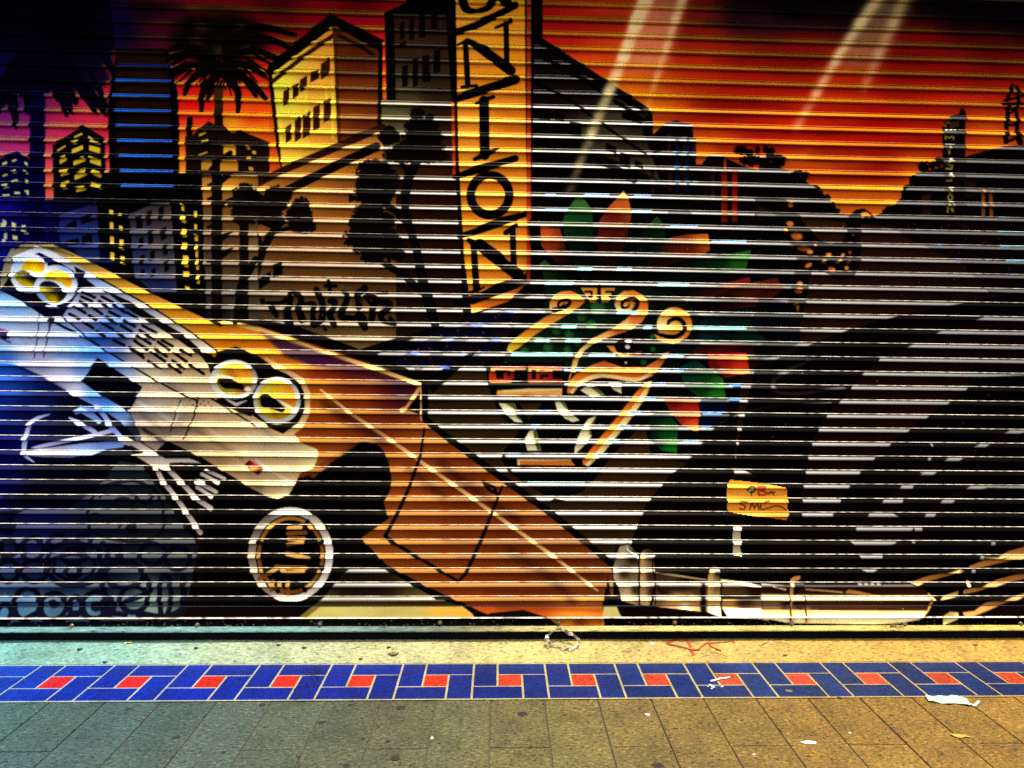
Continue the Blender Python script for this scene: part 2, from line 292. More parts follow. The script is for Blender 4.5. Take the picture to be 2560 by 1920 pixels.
    poly([(979, -300), (1131, -300), (1136, 300), (1141, 585), (1020, 688), (1003, 560), (990, 330)], [(1050, 0, (226, 138, 26)), (1000, 60, (232, 150, 38)), (1060, 170, (218, 126, 22)), (1010, 280, (232, 146, 38)), (1110, 280, (208, 112, 18)), (1050, 430, (214, 120, 22)), (1110, 550, (212, 118, 20)), (1030, 540, (232, 140, 30)), (1050, 640, (210, 110, 20))], .35)
    poly([(1020, 655), (1140, 610), (1100, 650), (1022, 692)], [(1060, 650, (200, 100, 20)), (1030, 680, (232, 120, 24))], .35)
    org(640, 0)
    line([(1770, -60), (1810, 70), (1900, 96), (2010, 60), (2070, -40)], (80, 74, 40, 60, 80), K, .06, sm=True)
    ell(2150, 10, 70, 45, K, .06, rot=.6)
    line([(1700, 290), (1900, 220), (2240, 50)], (60, 66, 56), K, .06)
    line([(1810, 370), (1830, 740)], 48, K, .06); line([(1745, 395), (1825, 340), (1900, 370)], 26, K, .06); line([(1780, 752), (1905, 740)], 30, K, .06)
    line([(1840, 365), (1960, 430), (2200, 610)], (44, 84, 90), K, .06)
    line([(2160, 200), (2168, 600)], 46, K, .06); line([(2070, 240), (2200, 185)], (24, 40), K, .06)
    line([(1720, 860), (1920, 790), (2240, 690)], (60, 80, 80), K, .06)
    line([(1970, 870), (1976, 1340)], 86, K, .06); line([(1905, 895), (1980, 860), (2050, 838)], (30, 40, 34), K, .06); line([(1890, 1376), (1990, 1330), (2090, 1288)], (36, 60, 22), K, .06)
    line([(1720, 1530), (1900, 1470), (2240, 1370)], (50, 70, 60), K, .06)
    org(640, 440)
    line([(1760, 520), (1900, 480), (2240, 366)], (50, 60, 54), K, .06)
    line([(1880, 590), (1905, 980)], (56, 60), K, .06); line([(1855, 1010), (1970, 962)], (40, 16), K, .06)
    line([(1840, 556), (2000, 660), (2260, 850)], (40, 90, 104), K, .06)
    line([(1740, 1100), (1900, 1060), (2240, 930)], (60, 80, 90), K, .06)
    line([(1780, 1270), (1900, 1220), (2240, 1095)], (60, 80, 60), K, .06)
    org(0, 0, 1)
    ring(1225, 488, 48, 50, (22), K, .06)
    org(1200, 440)
    line([(0, 590), (150, 700), (320, 870)], (90, 100, 60), K, .06)
    line([(282, 470), (292, 790)], 54, K, .06); line([(225, 490), (312, 425)], (50, 36), K, .06)
    line([(0, 460), (200, 380), (400, 330)], (60, 60, 50), K, .06)
    line([(-60, 1080), (150, 970), (400, 890)], (60, 80, 80), K, .06)
    rect(402, -1600, 440, 900, [(420, -1000, (150, 36, 22)), (420, 0, (170, 44, 20)), (420, 800, (190, 40, 16))], .35)
    # ---------------- avenue of dark houses behind the mask
    org(1280, 0)
    poly([(190, 300), (700, 640), (1150, 930), (1215, 980), (1220, 1160), (1330, 1060), (1420, 1040), (1560, 1090), (1590, 1420), (1640, 1420), (1690, 1350), (1790, 1340), (1990, 1430), (2150, 1480), (2220, 1500), (2420, 1480), (2700, 1760), (150, 3000), (180, 1000)], (7, 3, 2), .8)
    poly([(190, 420), (420, 560), (800, 780), (1150, 1000), (1130, 1160), (900, 1300), (200, 900)], [(300, 700, (12, 6, 4)), (700, 760, (16, 10, 6)), (900, 1000, (56, 48, 30)), (800, 1120, (50, 42, 26)), (1100, 1020, (30, 26, 18)), (400, 800, (16, 8, 5))], .9)
    poly([(560, 1120), (760, 1080), (1150, 1180), (1280, 1560), (700, 1300)], [(800, 1120, (56, 46, 26)), (1000, 1260, (42, 34, 20)), (1100, 1480, (50, 42, 24)), (700, 1280, (50, 44, 26))], .9)
    for p, w in (([(190, 320), (1150, 950)], 64), ([(230, 480), (700, 740), (1130, 1040)], 40), ([(180, 700), (520, 880), (930, 1180), (1150, 1330)], 26), ([(640, 1360), (860, 1440), (1050, 1560)], 60)):
        line(p, w, K, .06)
    for x0, y0, x1, y1, s in ((230, 940, 330, 1030, 20), (370, 960, 450, 1040, 20), (495, 1050, 600, 1160, 20), (950, 960, 1120, 1020, 60), (810, 1230, 900, 1300, 40), (930, 1320, 1020, 1440, 20), (1060, 1380, 1130, 1440, 30), (1220, 1280, 1280, 1330, -10)):
        quad(x0, y0, x1, y1, s, K, .06)
    for x, y, h in ((1340, 1160, 200), (1480, 1180, 180), (1560, 1200, 180), (1200, 1440, 240), (1350, 1450, 200), (1490, 1490, 160), (1720, 1450, 300)):
        rect(x, y, x + 30, y + h, (32, 16, 8), .9)
    rect(1405, 1200, 1440, 1659, (8, 14, 34), .4); rect(1500, 1200, 1530, 1659, (8, 14, 34), .4)
    rect(1810, 1480, 1860, 2060, (120, 14, 10), .3); rect(1900, 1470, 1946, 2060, (130, 16, 10), .3); rect(1830, 1340, 1850, 1480, (150, 40, 20), .3)
    for c in ((1975, 1300, 46, 34), (2050, 1320, 30, 26), (2120, 1300, 14, 24), (2190, 1290, 14, 26), (2060, 1390, 90, 40), (2240, 1300, 20, 24)):
        bush(*c, K)
    org(1920, 0)
    poly([(-80, 1340), (60, 1420), (180, 1480), (320, 1580), (400, 1680), (520, 1780), (600, 1830), (-80, 2400)], (10, 5, 3), .8)
    for c in ((20, 1350, 30, 34), (90, 1390, 56, 44), (260, 1520, 56, 40), (320, 1520, 22, 24)): bush(*c, K)
    line([(90, 1420), (100, 1450)], 16, K); line([(280, 1550), (300, 1580)], 16, K)
    org(1920, 440)
    for x, y in ((300, 60), (400, 110), (440, 150), (500, 190), (540, 260), (580, 300)): bush(x, y, 30, 22, K, n=14)
    poly([(-80, 60), (300, 30), (520, 190), (590, 320), (760, 345), (920, 350), (1040, 290), (1150, 190), (1160, 100), (1270, 60), (2700, 0), (2700, 700), (-80, 700)], (6, 3, 2), .8)
    for c in ((1230, 120, 60, 40), (1060, 290, 40, 26), (1015, 310, 16, 14)): bush(*c, K, n=16)
    org(1920, 0)
    poly([(1160, 1659), (1230, 1600), (1270, 1500), (1400, 1470), (1510, 1440), (1740, 1340), (1900, 1300), (2080, 1260), (2230, 1250), (3600, 1200), (3600, 2000), (1160, 2000)], (5, 3, 2), .8)
    for c in ((1345, 1445, 38, 34), (1420, 1430, 18, 26), (1470, 1400, 28, 34), (1250, 1560, 20, 30)): bush(*c, K, n=16)
    line([(820, 1960), (850, 1840), (960, 1960)], 40, K)
    # small cinema sign and rooftop letters
    poly([(1502, 1100), (1530, 1040), (1580, 1000), (1650, 985), (1660, 945), (1690, 935), (1712, 980), (1704, 1120), (1704, 1360), (1700, 2140), (1530, 2140), (1506, 1360)], (9, 4, 4), .5)
    spiral(1552, 1044, 6, 22, 0, 1.4, 6, (150, 90, 40), .3); spiral(1524, 1084, 5, 16, 0, 1.2, 6, (150, 90, 40), .3)
    for k in range(4): line([(1560 + k * 6, 1070 + k * 12), (1650, 1038 + k * 14)], 5, (110, 60, 30), .3)
    OL = (124, 122, 44)
    line([(1533, 1200), (1533, 1172), (1566, 1190), (1600, 1172), (1602, 1200)], 16, OL, .6)
    line([(1565, 1275), (1566, 1326)], 20, OL, .6)
    line([(1598, 1390), (1556, 1396), (1552, 1415), (1594, 1432), (1586, 1458), (1540, 1456)], 16, OL, .6)
    line([(1592, 1500), (1586, 1525), (1560, 1520)], 14, OL, .6); line([(1590, 1530), (1586, 1560), (1544, 1560)], 15, OL, .6)
    org(1920, 440)
    line([(1576, 116), (1578, 140)], 20, OL, .6); ring(1576, 185, 18, 26, 14, OL, .6); line([(1555, 312), (1555, 248), (1598, 306), (1598, 246)], 14, OL, .6)
    RW = ((1620, 1114), (1620, 1228), (1640, 1350), (1620, 1470), (1640, 1606))
    org(1920, 0)
    for y, x0, x1 in ((1114, 1640, 1712), (1222, 1620, 1712), (1345, 1588, 1700), (1475, 1600, 1700), (1602, 1590, 1706)):
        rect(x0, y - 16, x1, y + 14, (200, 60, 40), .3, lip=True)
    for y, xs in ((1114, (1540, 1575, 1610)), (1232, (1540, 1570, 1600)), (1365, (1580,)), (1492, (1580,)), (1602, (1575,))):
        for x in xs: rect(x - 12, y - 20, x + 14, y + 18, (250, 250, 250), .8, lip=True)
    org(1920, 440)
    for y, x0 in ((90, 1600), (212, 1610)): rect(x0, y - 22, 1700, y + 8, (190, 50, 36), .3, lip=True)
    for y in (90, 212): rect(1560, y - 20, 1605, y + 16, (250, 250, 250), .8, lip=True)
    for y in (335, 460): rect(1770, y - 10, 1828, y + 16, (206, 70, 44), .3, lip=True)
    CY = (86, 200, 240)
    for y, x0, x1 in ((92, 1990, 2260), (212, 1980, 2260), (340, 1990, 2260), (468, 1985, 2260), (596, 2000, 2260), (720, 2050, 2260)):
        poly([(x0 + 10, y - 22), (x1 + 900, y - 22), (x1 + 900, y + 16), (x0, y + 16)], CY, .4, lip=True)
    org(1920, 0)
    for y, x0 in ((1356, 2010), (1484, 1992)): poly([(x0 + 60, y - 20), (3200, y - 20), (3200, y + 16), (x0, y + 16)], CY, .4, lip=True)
    LT = (6, 4, 3)
    for p, w in (([(2110, 735), (2065, 865)], 34), ([(2040, 870), (2130, 850), (2230, 820)], 22), ([(2150, 750), (2165, 880)], 34), ([(2020, 905), (2200, 900)], 34), ([(2070, 930), (2070, 1010)], 36), ([(2090, 940), (2140, 950), (2080, 985)], 18), ([(2140, 930), (2150, 1010)], 34),
                 ([(2060, 1030), (2060, 1105)], 40), ([(2150, 1025), (2155, 1108)], 40), ([(2060, 1080), (2150, 1080)], 26), ([(2055, 1160), (2055, 1225)], 44), ([(2150, 1150), (2180, 1230)], 56), ([(2060, 1225), (2130, 1200)], 26), ([(2075, 1110), (2075, 1160)], 10), ([(2140, 1110), (2150, 1150)], 10), ([(2070, 1000), (2070, 1035)], 12)):
        line(p, w, LT, .06)
    org(1920, 440)
    rect(1700, 0, 1794, 180, (26, 12, 8), .8); rect(1330, 160, 1410, 340, (30, 14, 8), .8); poly([(1340, 170), (1400, 155), (1400, 200), (1340, 210)], (34, 16, 10), .8)
    for p in ([(1860, 120), (1862, 420)], [(1925, 140), (1935, 580)]): line(p, 30, (110, 56, 18), .4)
    for y in (160, 270, 390, 540): rect(1846, y - 40, 1874, y, (140, 70, 20), .4)
    pale_streaks()
    # ---------------- ground and shop fronts behind mask, brown court on the right
    org(1920, 440)
    poly([(-120, 180), (260, 350), (700, 400), (1060, 440), (1300, 520), (1700, 760), (1900, 1010), (3600, 1500), (3600, 2600), (-300, 2600)], [(200, 400, (44, 20, 8)), (500, 420, (44, 22, 9)), (550, 500, (36, 16, 8)), (1000, 500, (32, 14, 8)), (1100, 650, (34, 12, 6)), (1400, 900, (26, 10, 5)), (600, 1130, (30, 12, 6)), (350, 1350, (38, 16, 6)), (1000, 900, (26, 10, 6)), (1500, 1000, (18, 8, 5))], 1)
    poly([(1060, 360), (1560, 340), (3600, 400), (3600, 1480), (2212, 1020), (1900, 1000), (1640, 740), (1240, 560), (1060, 440)], (9, 4, 3), .7)
    poly([(1560, 380), (1740, 420), (1730, 470)], (24, 10, 6), .8)
    rg = random.Random(8)
    for k in range(60):
        x = 1120 + rg.random() * 1000; y = 380 + rg.random() * 560
        if y > 380 + (x - 1120) * .75: continue
        ell(x, y, 6, 5, (90, 40, 40), .3)
    BL = (50, 90, 220)
    for x, y in ((1270, 450), (1290, 462), (1430, 466), (1480, 592), (1650, 594), (1640, 716), (1890, 720), (1820, 838), (2100, 845), (2010, 966), (2170, 970)):
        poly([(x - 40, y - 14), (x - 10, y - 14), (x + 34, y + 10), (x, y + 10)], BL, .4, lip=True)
    for x, y in ((1160, 460), (1560, 470), (1600, 465), (1350, 592), (1800, 590), (1540, 716), (2010, 718), (1700, 842), (1860, 966)):
        line([(x - 20, y - 18), (x + 30, y + 18)], 12, (8, 4, 4), .05, lip=True)
    # ---------------- black cars on the right
    org(1920, 440)
    poly([(3600, 980), (2212, 1010), (1740, 1085), (1150, 1200), (740, 1310), (420, 1430), (190, 1530), (-120, 1660), (-300, 2500), (3600, 4300), (3600, 1200)], K, .05)
    poly([(3600, 1100), (2212, 1175), (1880, 1215), (1490, 1340), (1240, 1460), (960, 1590), (800, 1720), (1500, 1750), (2212, 1720), (3600, 1720)], (10, 4, 3), 1)
    poly([(1370, 1570), (1470, 1560), (1560, 1590), (1480, 1600)], K, .05)
    org(1800, 900, 2.911)
    poly([(1170, -20), (1070, 80), (960, 190), (880, 290), (780, 395), (720, 497), (670, 598), (640, 700), (622, 803), (606, 905), (598, 1008), (592, 1150), (790, 1190), (822, 1110), (880, 1008), (945, 905), (1025, 803), (1135, 700), (1250, 598), (1390, 497), (1530, 395), (1660, 310), (1812, 190), (1790, 90), (1700, -20)], [(1400, 60, (18, 5, 3)), (1100, 330, (20, 6, 3)), (1300, 420, (26, 6, 3)), (900, 520, (18, 6, 3)), (760, 950, (14, 6, 3)), (700, 1080, (14, 6, 3))], 1)
    poly([(1830, 60), (2100, -60), (2212, -60), (2010, 100)], (8, 3, 2), 1)
    poly([(2212, 480), (3200, 300), (3200, 360), (2212, 520), (1960, 610), (1760, 715), (1570, 815), (1410, 905), (1330, 1015), (1250, 1110), (1400, 1215), (1500, 1115), (1620, 1015), (1840, 905), (2212, 895), (3200, 880), (3200, 1100), (2212, 930), (1930, 925), (1710, 1015), (1570, 1115), (1470, 1215), (1410, 1330), (1392, 1330), (1410, 1215), (1270, 1330), (1050, 1400), (945, 1320), (990, 1215), (1085, 1115), (1195, 1010), (1340, 900), (1490, 805), (1680, 700), (1910, 600), (2130, 500)], (14, 5, 3), 1)
    line([(1990, 1320), (1900, 1430), (1820, 1560)], 22, (14, 6, 3), 1)
    line([(1535, 590), (1530, 700), (1460, 810)], 16, (12, 6, 3), 1)
    for p in ([(640, 10), (520, 60), (420, 120), (385, 170), (400, 225), (560, 245), (800, 215), (900, 205)],): line(p, (16, 28, 34, 26, 26, 20, 16, 8), (44, 36, 24), .8, sm=True, soft=2)
    line([(0, 460), (150, 390), (400, 335), (800, 310)], 8, (30, 24, 16), .5, sm=True)
    poly([(1000, 1400), (1190, 1400), (1180, 1520), (1000, 1520)], K, .05)
    poly([(1000, 1400), (1190, 1400), (1170, 1440), (1020, 1440)], (10, 5, 3), 1)
    for k in range(4): rect(1000 + k * 45, 1590, 1030 + k * 45, 1645, (26, 14, 8), 1)
    poly([(1000, 1508), (1170, 1508), (1110, 1540), (1060, 1540)], (12, 6, 3), 1)
    # ochre rays of the lower right corner
    RY = [(1850, 1500, (176, 116, 44)), (2100, 1450, (150, 96, 36)), (1600, 1600, (170, 110, 44)), (2200, 1600, (180, 116, 40))]
    for p in ([(1810, 1505), (2050, 1445), (2212, 1400), (3200, 1120), (3200, 1180), (2212, 1440), (1880, 1512)], [(1380, 1620), (1520, 1570), (1640, 1548), (1760, 1520), (1690, 1560), (1510, 1612), (1430, 1640)]): poly(p, RY, .8)
    org(1920, 1300)
    for p in ([(1730, 402), (1760, 420), (2120, 335), (1900, 335)], [(1205, 530), (1290, 525), (1400, 480), (1590, 455), (1690, 430), (1600, 470), (1380, 530), (1230, 545)], [(1470, 690), (1520, 655), (1645, 612), (1640, 660)], [(1690, 605), (1830, 575), (1990, 510), (2212, 455), (3000, 240), (3000, 330), (2212, 508), (1990, 560), (1800, 620), (1688, 640)],
              [(1670, 790), (1770, 780), (1890, 710), (2030, 690), (2212, 630), (3000, 420), (3000, 500), (2212, 660), (2060, 715), (1860, 785), (1680, 845)], [(1830, 320), (1980, 320), (2080, 270), (2212, 230), (3000, 10), (3000, 70), (2212, 290), (2000, 330)]):
        poly(p, [(1500, 500, (160, 100, 36)), (1900, 390, (170, 110, 44)), (2000, 560, (150, 96, 36)), (1800, 770, (170, 120, 60)), (1550, 650, (170, 130, 70)), (2200, 640, (150, 95, 35))], .8)
    poly([(1495, 820), (1560, 785), (1630, 790), (1630, 850), (1500, 900)], [(1550, 800, (120, 105, 50)), (1560, 870, (235, 220, 150))], .5)
    line([(1725, 535), (1725, 570)], 26, CR, .8)
    # ---------------- spotted tail
    org(1920, 440)
    poly([(-120, 160), (120, 180), (240, 300), (330, 430), (450, 555), (540, 590), (640, 570), (680, 470), (670, 380), (690, 350), (760, 290), (830, 280), (890, 320), (910, 350), (800, 352), (800, 700), (790, 780), (740, 860), (650, 900), (560, 885), (480, 830), (370, 830), (345, 960), (320, 1100), (290, 1240), (260, 1330), (190, 1450), (60, 1560), (-160, 1600)], (7, 3, 2), .3)
    poly([(800, 345), (810, 315), (850, 308), (890, 345)], (214, 124, 22), .1)
    poly([(-100, 250), (60, 320), (60, 400), (-100, 420)], (30, 14, 6), .5, soft=3)
    for x, y, rx, ry, r, c in ((195, 245, 22, 26, 0, (180, 92, 28)), (190, 412, 32, 22, .2, (190, 104, 34)), (250, 520, 50, 34, .1, (176, 86, 20)), (90, 490, 60, 22, .5, (150, 66, 16)), (310, 628, 60, 22, .1, (140, 60, 16)), (362, 655, 28, 18, 0, (224, 130, 40)), (130, 620, 90, 24, -.15, (110, 38, 12)), (524, 680, 26, 16, 0, (214, 120, 40)), (646, 682, 18, 14, -.4, (214, 120, 40)), (706, 660, 12, 14, 0, (190, 60, 40)), (120, 748, 32, 24, -.4, (210, 116, 40)), (350, 770, 34, 18, -.6, (206, 116, 36)), (480, 738, 24, 12, .2, (220, 130, 44)), (608, 738, 26, 12, -.3, (216, 120, 40)), (692, 745, 14, 12, 0, (180, 50, 30)), (678, 795, 18, 18, -.6, (214, 114, 30)), (552, 808, 34, 20, .3, (190, 80, 36)), (735, 505, 10, 10, 0, (190, 80, 50)), (178, 875, 28, 26, 0, (200, 106, 40)), (275, 930, 26, 20, 0, (224, 140, 50)), (264, 990, 36, 24, 0, (200, 96, 40)), (232, 1140, 36, 46, .5, (220, 116, 26)), (134, 1250, 22, 36, -.2, (224, 120, 36)), (176, 1372, 34, 28, -.4, (214, 112, 30)), (86, 1420, 34, 46, .5, (222, 130, 40)), (60, 1450, 30, 20, -.3, (200, 90, 40)), (0, 610, 14, 14, 0, (224, 120, 30)), (5, 990, 14, 26, .4, (190, 60, 16)), (140, 470, 24, 16, 0, (214, 120, 40)), (150, 700, 18, 14, 0, (220, 140, 50)), (400, 600, 14, 10, 0, (180, 80, 24)), (120, 1090, 40, 20, .3, (120, 34, 14))):
        ell(x, y, rx, ry, c, .35, rot=r, soft=1)
        ell(x + rx * .3, y - ry * .1, rx * .45, ry * .4, tuple(min(255, int(v * 1.18 + 8)) for v in c), .35, rot=r, soft=2)
    # patterned cloth
    org(640, 440)
    poly([(1050, 1540), (1400, 1390), (1800, 1230), (2240, 1080), (2500, 1000), (2600, 1200), (2300, 1500), (2100, 1659), (1900, 1800), (1400, 1800), (1200, 1620)], [(1400, 1500, (6, 4, 12)), (1800, 1400, (14, 8, 14)), (2300, 1200, (20, 12, 8))], .9)
    for p in ([(1200, 1640), (1400, 1500), (1600, 1380), (1900, 1290), (2200, 1160)], [(1400, 1659), (1650, 1470), (1950, 1330)], [(1500, 1490), (1700, 1640)], [(1900, 1300), (2060, 1420), (2300, 1560)], [(2060, 1420), (1800, 1600)], [(2100, 1200), (2300, 1330)]):
        line(p, 60, (5, 6, 26), .5)
        q = smooth(np.array(p, float))
        for (x, y) in q[::3]: ell(x, y, 9, 8, (110, 40, 60), .4)
    for x, y in ((1670, 1406), (2080, 1414), (1380, 1530), (1820, 1530), (1630, 1652), (1900, 1288), (1960, 1288), (2210, 1172)):
        poly([(x - 60, y - 12), (x + 20, y - 12), (x + 50, y + 12), (x - 20, y + 12)], BL, .4, lip=True)
    for x0, x1, y in ((1230, 1420, 1402), (1600, 1680, 1530), (1560, 1640, 1404), (2040, 2212, 1542), (1810, 1860, 1535)):
        rect(x0, y - 16, x1, y + 16, (16, 8, 6), .1, lip=True)
    # ---------------- feathered mask
    org(0, 0, .864)
    poly([(1140, 480), (1200, 420), (1300, 400), (1420, 430), (1560, 480), (1680, 470), (1720, 560), (1690, 700), (1600, 780), (1560, 900), (1480, 1000), (1390, 990), (1300, 1060), (1210, 1080), (1120, 1050), (1090, 980), (1060, 860), (1050, 790), (1100, 720), (1160, 640), (1150, 560)], (5, 4, 4), .85, soft=2)
    org(1200, 440)
    G1 = (22, 92, 30); RDK = (84, 10, 6)
    poly([(855, 170), (930, 240), (970, 330), (975, 600), (930, 860), (860, 860), (780, 640), (724, 480), (728, 340), (790, 240)], [(850, 210, (56, 110, 46)), (820, 330, (18, 70, 20)), (850, 480, (8, 44, 16)), (880, 700, (5, 20, 10))], .45, sm=True)
    poly([(1240, 130), (1285, 200), (1310, 330), (1260, 560), (1180, 760), (1080, 880), (1000, 880), (1010, 600), (1030, 390), (1110, 270)], [(1240, 150, (250, 170, 70)), (1220, 250, (214, 90, 28)), (1160, 380, (130, 26, 8)), (1130, 500, (150, 26, 12)), (1100, 640, (100, 12, 8)), (1040, 800, (40, 6, 4))], .45)
    poly([(522, 430), (690, 450), (720, 560), (760, 680), (800, 830), (720, 800), (600, 690), (530, 600)], [(590, 470, (214, 84, 30)), (680, 500, (170, 60, 26)), (620, 600, (190, 60, 22)), (740, 680, (80, 10, 8)), (760, 790, (30, 5, 4))], .45)
    poly([(515, 760), (560, 725), (610, 770), (720, 850), (800, 930), (570, 930), (540, 840)], [(560, 750, (70, 110, 50)), (600, 850, (24, 84, 26)), (720, 890, (6, 30, 14))], .45)
    poly([(1530, 345), (1600, 440), (1600, 560), (1500, 780), (1380, 880), (1300, 860), (1330, 660), (1420, 460)], [(1530, 390, (30, 78, 26)), (1500, 520, (8, 36, 16)), (1380, 780, (4, 14, 10))], .45)
    poly([(1640, 230), (1740, 240), (1800, 290), (1890, 420), (1700, 430), (1600, 400)], (6, 3, 3), .4)
    poly([(1650, 530), (1800, 505), (1972, 498), (1988, 640), (1900, 690), (1700, 740), (1480, 830), (1400, 850), (1480, 700)], [(1900, 530, (224, 110, 24)), (1750, 560, (180, 60, 16)), (1800, 640, (160, 24, 14)), (1500, 760, (70, 8, 6))], .45)
    poly([(2340, 640), (2300, 800), (2000, 850), (1700, 900), (1450, 960), (1400, 920), (1600, 820), (1900, 720)], [(2250, 740, (30, 90, 20)), (2050, 760, (10, 44, 18)), (1650, 880, (4, 18, 12))], .45)
    poly([(2330, 870), (2080, 940), (1800, 1010), (1640, 1090), (1700, 1120), (2000, 1090), (2340, 1000)], [(2200, 900, (176, 34, 28)), (2000, 1010, (110, 12, 10)), (1750, 1080, (50, 8, 6))], .45)
    poly([(2340, 1150), (2100, 1160), (1950, 1220), (1860, 1290), (1870, 1420), (2100, 1440), (2340, 1380)], [(1950, 1260, (10, 60, 54)), (2150, 1250, (4, 26, 26)), (1950, 1390, (8, 60, 54)), (2250, 1390, (5, 24, 26))], .45)
    poly([(1760, 1470), (2340, 1440), (2400, 1600), (2212, 1640), (2000, 1560), (1780, 1530)], [(1850, 1490, (70, 12, 10)), (2200, 1580, (130, 16, 12)), (2300, 1500, (60, 8, 8))], .45)
    org(0, 0, .864)
    poly([(1600, 615), (1680, 600), (1690, 625), (1650, 660), (1560, 670), (1500, 660)], [(1640, 610, (120, 36, 12)), (1650, 640, (100, 14, 8)), (1540, 660, (40, 5, 5))], .45)
    poly([(1530, 690), (1660, 690), (1690, 720), (1630, 745), (1530, 720)], [(1560, 705, (6, 40, 34)), (1660, 715, (6, 50, 30))], .45)
    poly([(1640, 640), (1720, 660), (1730, 740), (1680, 760), (1620, 700)], (3, 5, 16), .3)
    org(0, 0, .864)
    ell(1350, 640, 215, 150, (4, 5, 4), .8, soft=44, a=.78)
    ell(1640, 720, 120, 130, (4, 4, 5), .3, soft=36, a=.5)
    org(1200, 440)
    # face
    poly([(560, 960), (1600, 960), (1880, 1160), (1900, 1450), (1700, 1659), (500, 1659), (200, 1600), (240, 1450), (560, 1200)], [(700, 1250, (6, 24, 14)), (1100, 1100, (8, 26, 14)), (500, 1500, (8, 28, 14)), (1600, 1500, (6, 12, 10)), (1300, 1450, (8, 5, 4))], .4, soft=3)
    for x, y, r in ((880, 1220, 44), (660, 1335, 40), (770, 1368, 42), (590, 1480, 48), (756, 1502, 36), (384, 1512, 38), (1020, 1140, 70), (960, 1290, 50), (1490, 1390, 26), (1495, 1495, 24), (1415, 1605, 30), (500, 1420, 40), (840, 1440, 36)):
        ell(x, y, r, r, (14, 54, 24), .5); ell(x - r * .1, y - r * .1, r * .7, r * .7, (28, 80, 34), .5, soft=2)
    O1 = [(650, 1060, (224, 130, 44)), (800, 1060, (214, 112, 28)), (600, 1250, (214, 120, 30)), (400, 1380, (216, 138, 28)), (260, 1490, (235, 190, 40)), (620, 1150, (236, 180, 90))]
    poly([(600, 1140), (604, 1080), (640, 1030), (700, 998), (780, 990), (850, 1020), (912, 1080), (860, 1130), (770, 1190), (600, 1290), (480, 1370), (330, 1490), (262, 1522), (230, 1506), (250, 1450), (400, 1330), (560, 1220), (640, 1175)], O1, .3)
    line([(640, 1160), (720, 1140), (775, 1100), (760, 1072), (700, 1080), (675, 1110), (690, 1135), (730, 1100)], (50, 40, 30, 26, 26, 22, 16, 8), K, .05, sm=True)
    line([(1180, 1090), (1200, 1150)], 34, (236, 190, 90), .3)
    poly([(1162, 1110), (1180, 1040), (1240, 995), (1330, 988), (1410, 1030), (1452, 1090), (1450, 1180), (1400, 1260), (1300, 1330), (1120, 1390), (980, 1450), (900, 1510), (850, 1590), (825, 1700), (790, 1700), (800, 1600), (860, 1500), (960, 1410), (1140, 1320), (1260, 1240), (1340, 1150), (1240, 1190), (1180, 1160)], [(1200, 1060, (230, 150, 60)), (1300, 1010, (216, 116, 30)), (1420, 1120, (222, 110, 26)), (1330, 1230, (214, 104, 40)), (1250, 1270, (240, 190, 110)), (1100, 1350, (240, 176, 90)), (1200, 1350, (200, 92, 24)), (900, 1480, (238, 190, 100)), (1190, 1140, (240, 200, 110))], .3)
    line([(1290, 1190), (1345, 1140), (1360, 1090), (1320, 1060), (1250, 1075), (1225, 1110), (1240, 1140), (1280, 1130), (1290, 1105)], (16, 40, 36, 34, 30, 26, 22, 16, 8), K, .05, sm=True)
    ell(1680, 1285, 152, 150, [(1600, 1180, (240, 180, 80)), (1740, 1170, (214, 130, 36)), (1800, 1290, (216, 120, 26)), (1560, 1260, (240, 196, 110)), (1680, 1420, (222, 140, 40))], .3)
    poly([(1490, 1345), (1540, 1370), (1640, 1400), (1740, 1430), (1660, 1450), (1540, 1425)], (220, 136, 36), .3)
    line([(1490, 1350), (1570, 1375), (1660, 1390), (1730, 1370), (1765, 1320), (1755, 1265), (1700, 1232), (1640, 1250), (1625, 1280)], (10, 34, 40, 40, 40, 38, 36, 34, 24), K, .05, sm=True)
    ell(1680, 1285, 26, 24, (226, 160, 60), .3)
    for s in (0, 1):
        x = 870 if s == 0 else 1050
        poly([(x, 965), (x + 145, 965), (x + 130, 1090), (x + 80, 1090)] if s == 0 else [(x - 5, 965), (x + 120, 965), (x + 60, 1090), (x - 5, 1090)], (224, 140, 36), .3)
        line([(x + 40, 1000), (x + 95, 1000), (x + 95, 1045), (x + 70, 1045)], 20, K, .05)
    line([(1030, 950), (1035, 1090)], 26, K, .05)
    poly([(1090, 1462), (1170, 1470), (1180, 1520), (1260, 1540), (1400, 1510), (1380, 1556), (1220, 1560), (1140, 1520)], [(1120, 1480, (224, 140, 36)), (1200, 1540, (226, 130, 36)), (1360, 1520, (90, 22, 12))], .3)
    ell(1245, 1470, 82, 62, K, .05); ell(1275, 1474, 22, 20, (250, 244, 220), .4); ell(1280, 1428, 30, 10, (250, 250, 240), .4)
    ell(1260, 1612, 12, 10, (190, 190, 180), .4)
    org(1200, 900)
    rect(40, 20, 730, 230, (6, 3, 3), .1)
    for p in ([(95, 110), (95, 180), (260, 180)], [(130, 70), (380, 66)], [(110, 70), (130, 180)], [(180, 70), (280, 74), (280, 150), (220, 150), (220, 120)], [(430, 100), (430, 180), (700, 180)], [(430, 66), (700, 70)], [(500, 90), (500, 170)], [(530, 110), (610, 100), (610, 165), (560, 165)]):
        line(p, 34, [(250, 70, (130, 20, 14)), (150, 150, (190, 50, 16)), (500, 120, (170, 44, 18)), (620, 150, (150, 24, 14))], .35)
    poly([(142, 300), (150, 262), (420, 245), (712, 242), (708, 304)], [(400, 250, (244, 205, 120)), (400, 296, (216, 112, 20))], .35)
    line([(200, 268), (700, 254)], 16, (246, 220, 140), .4)
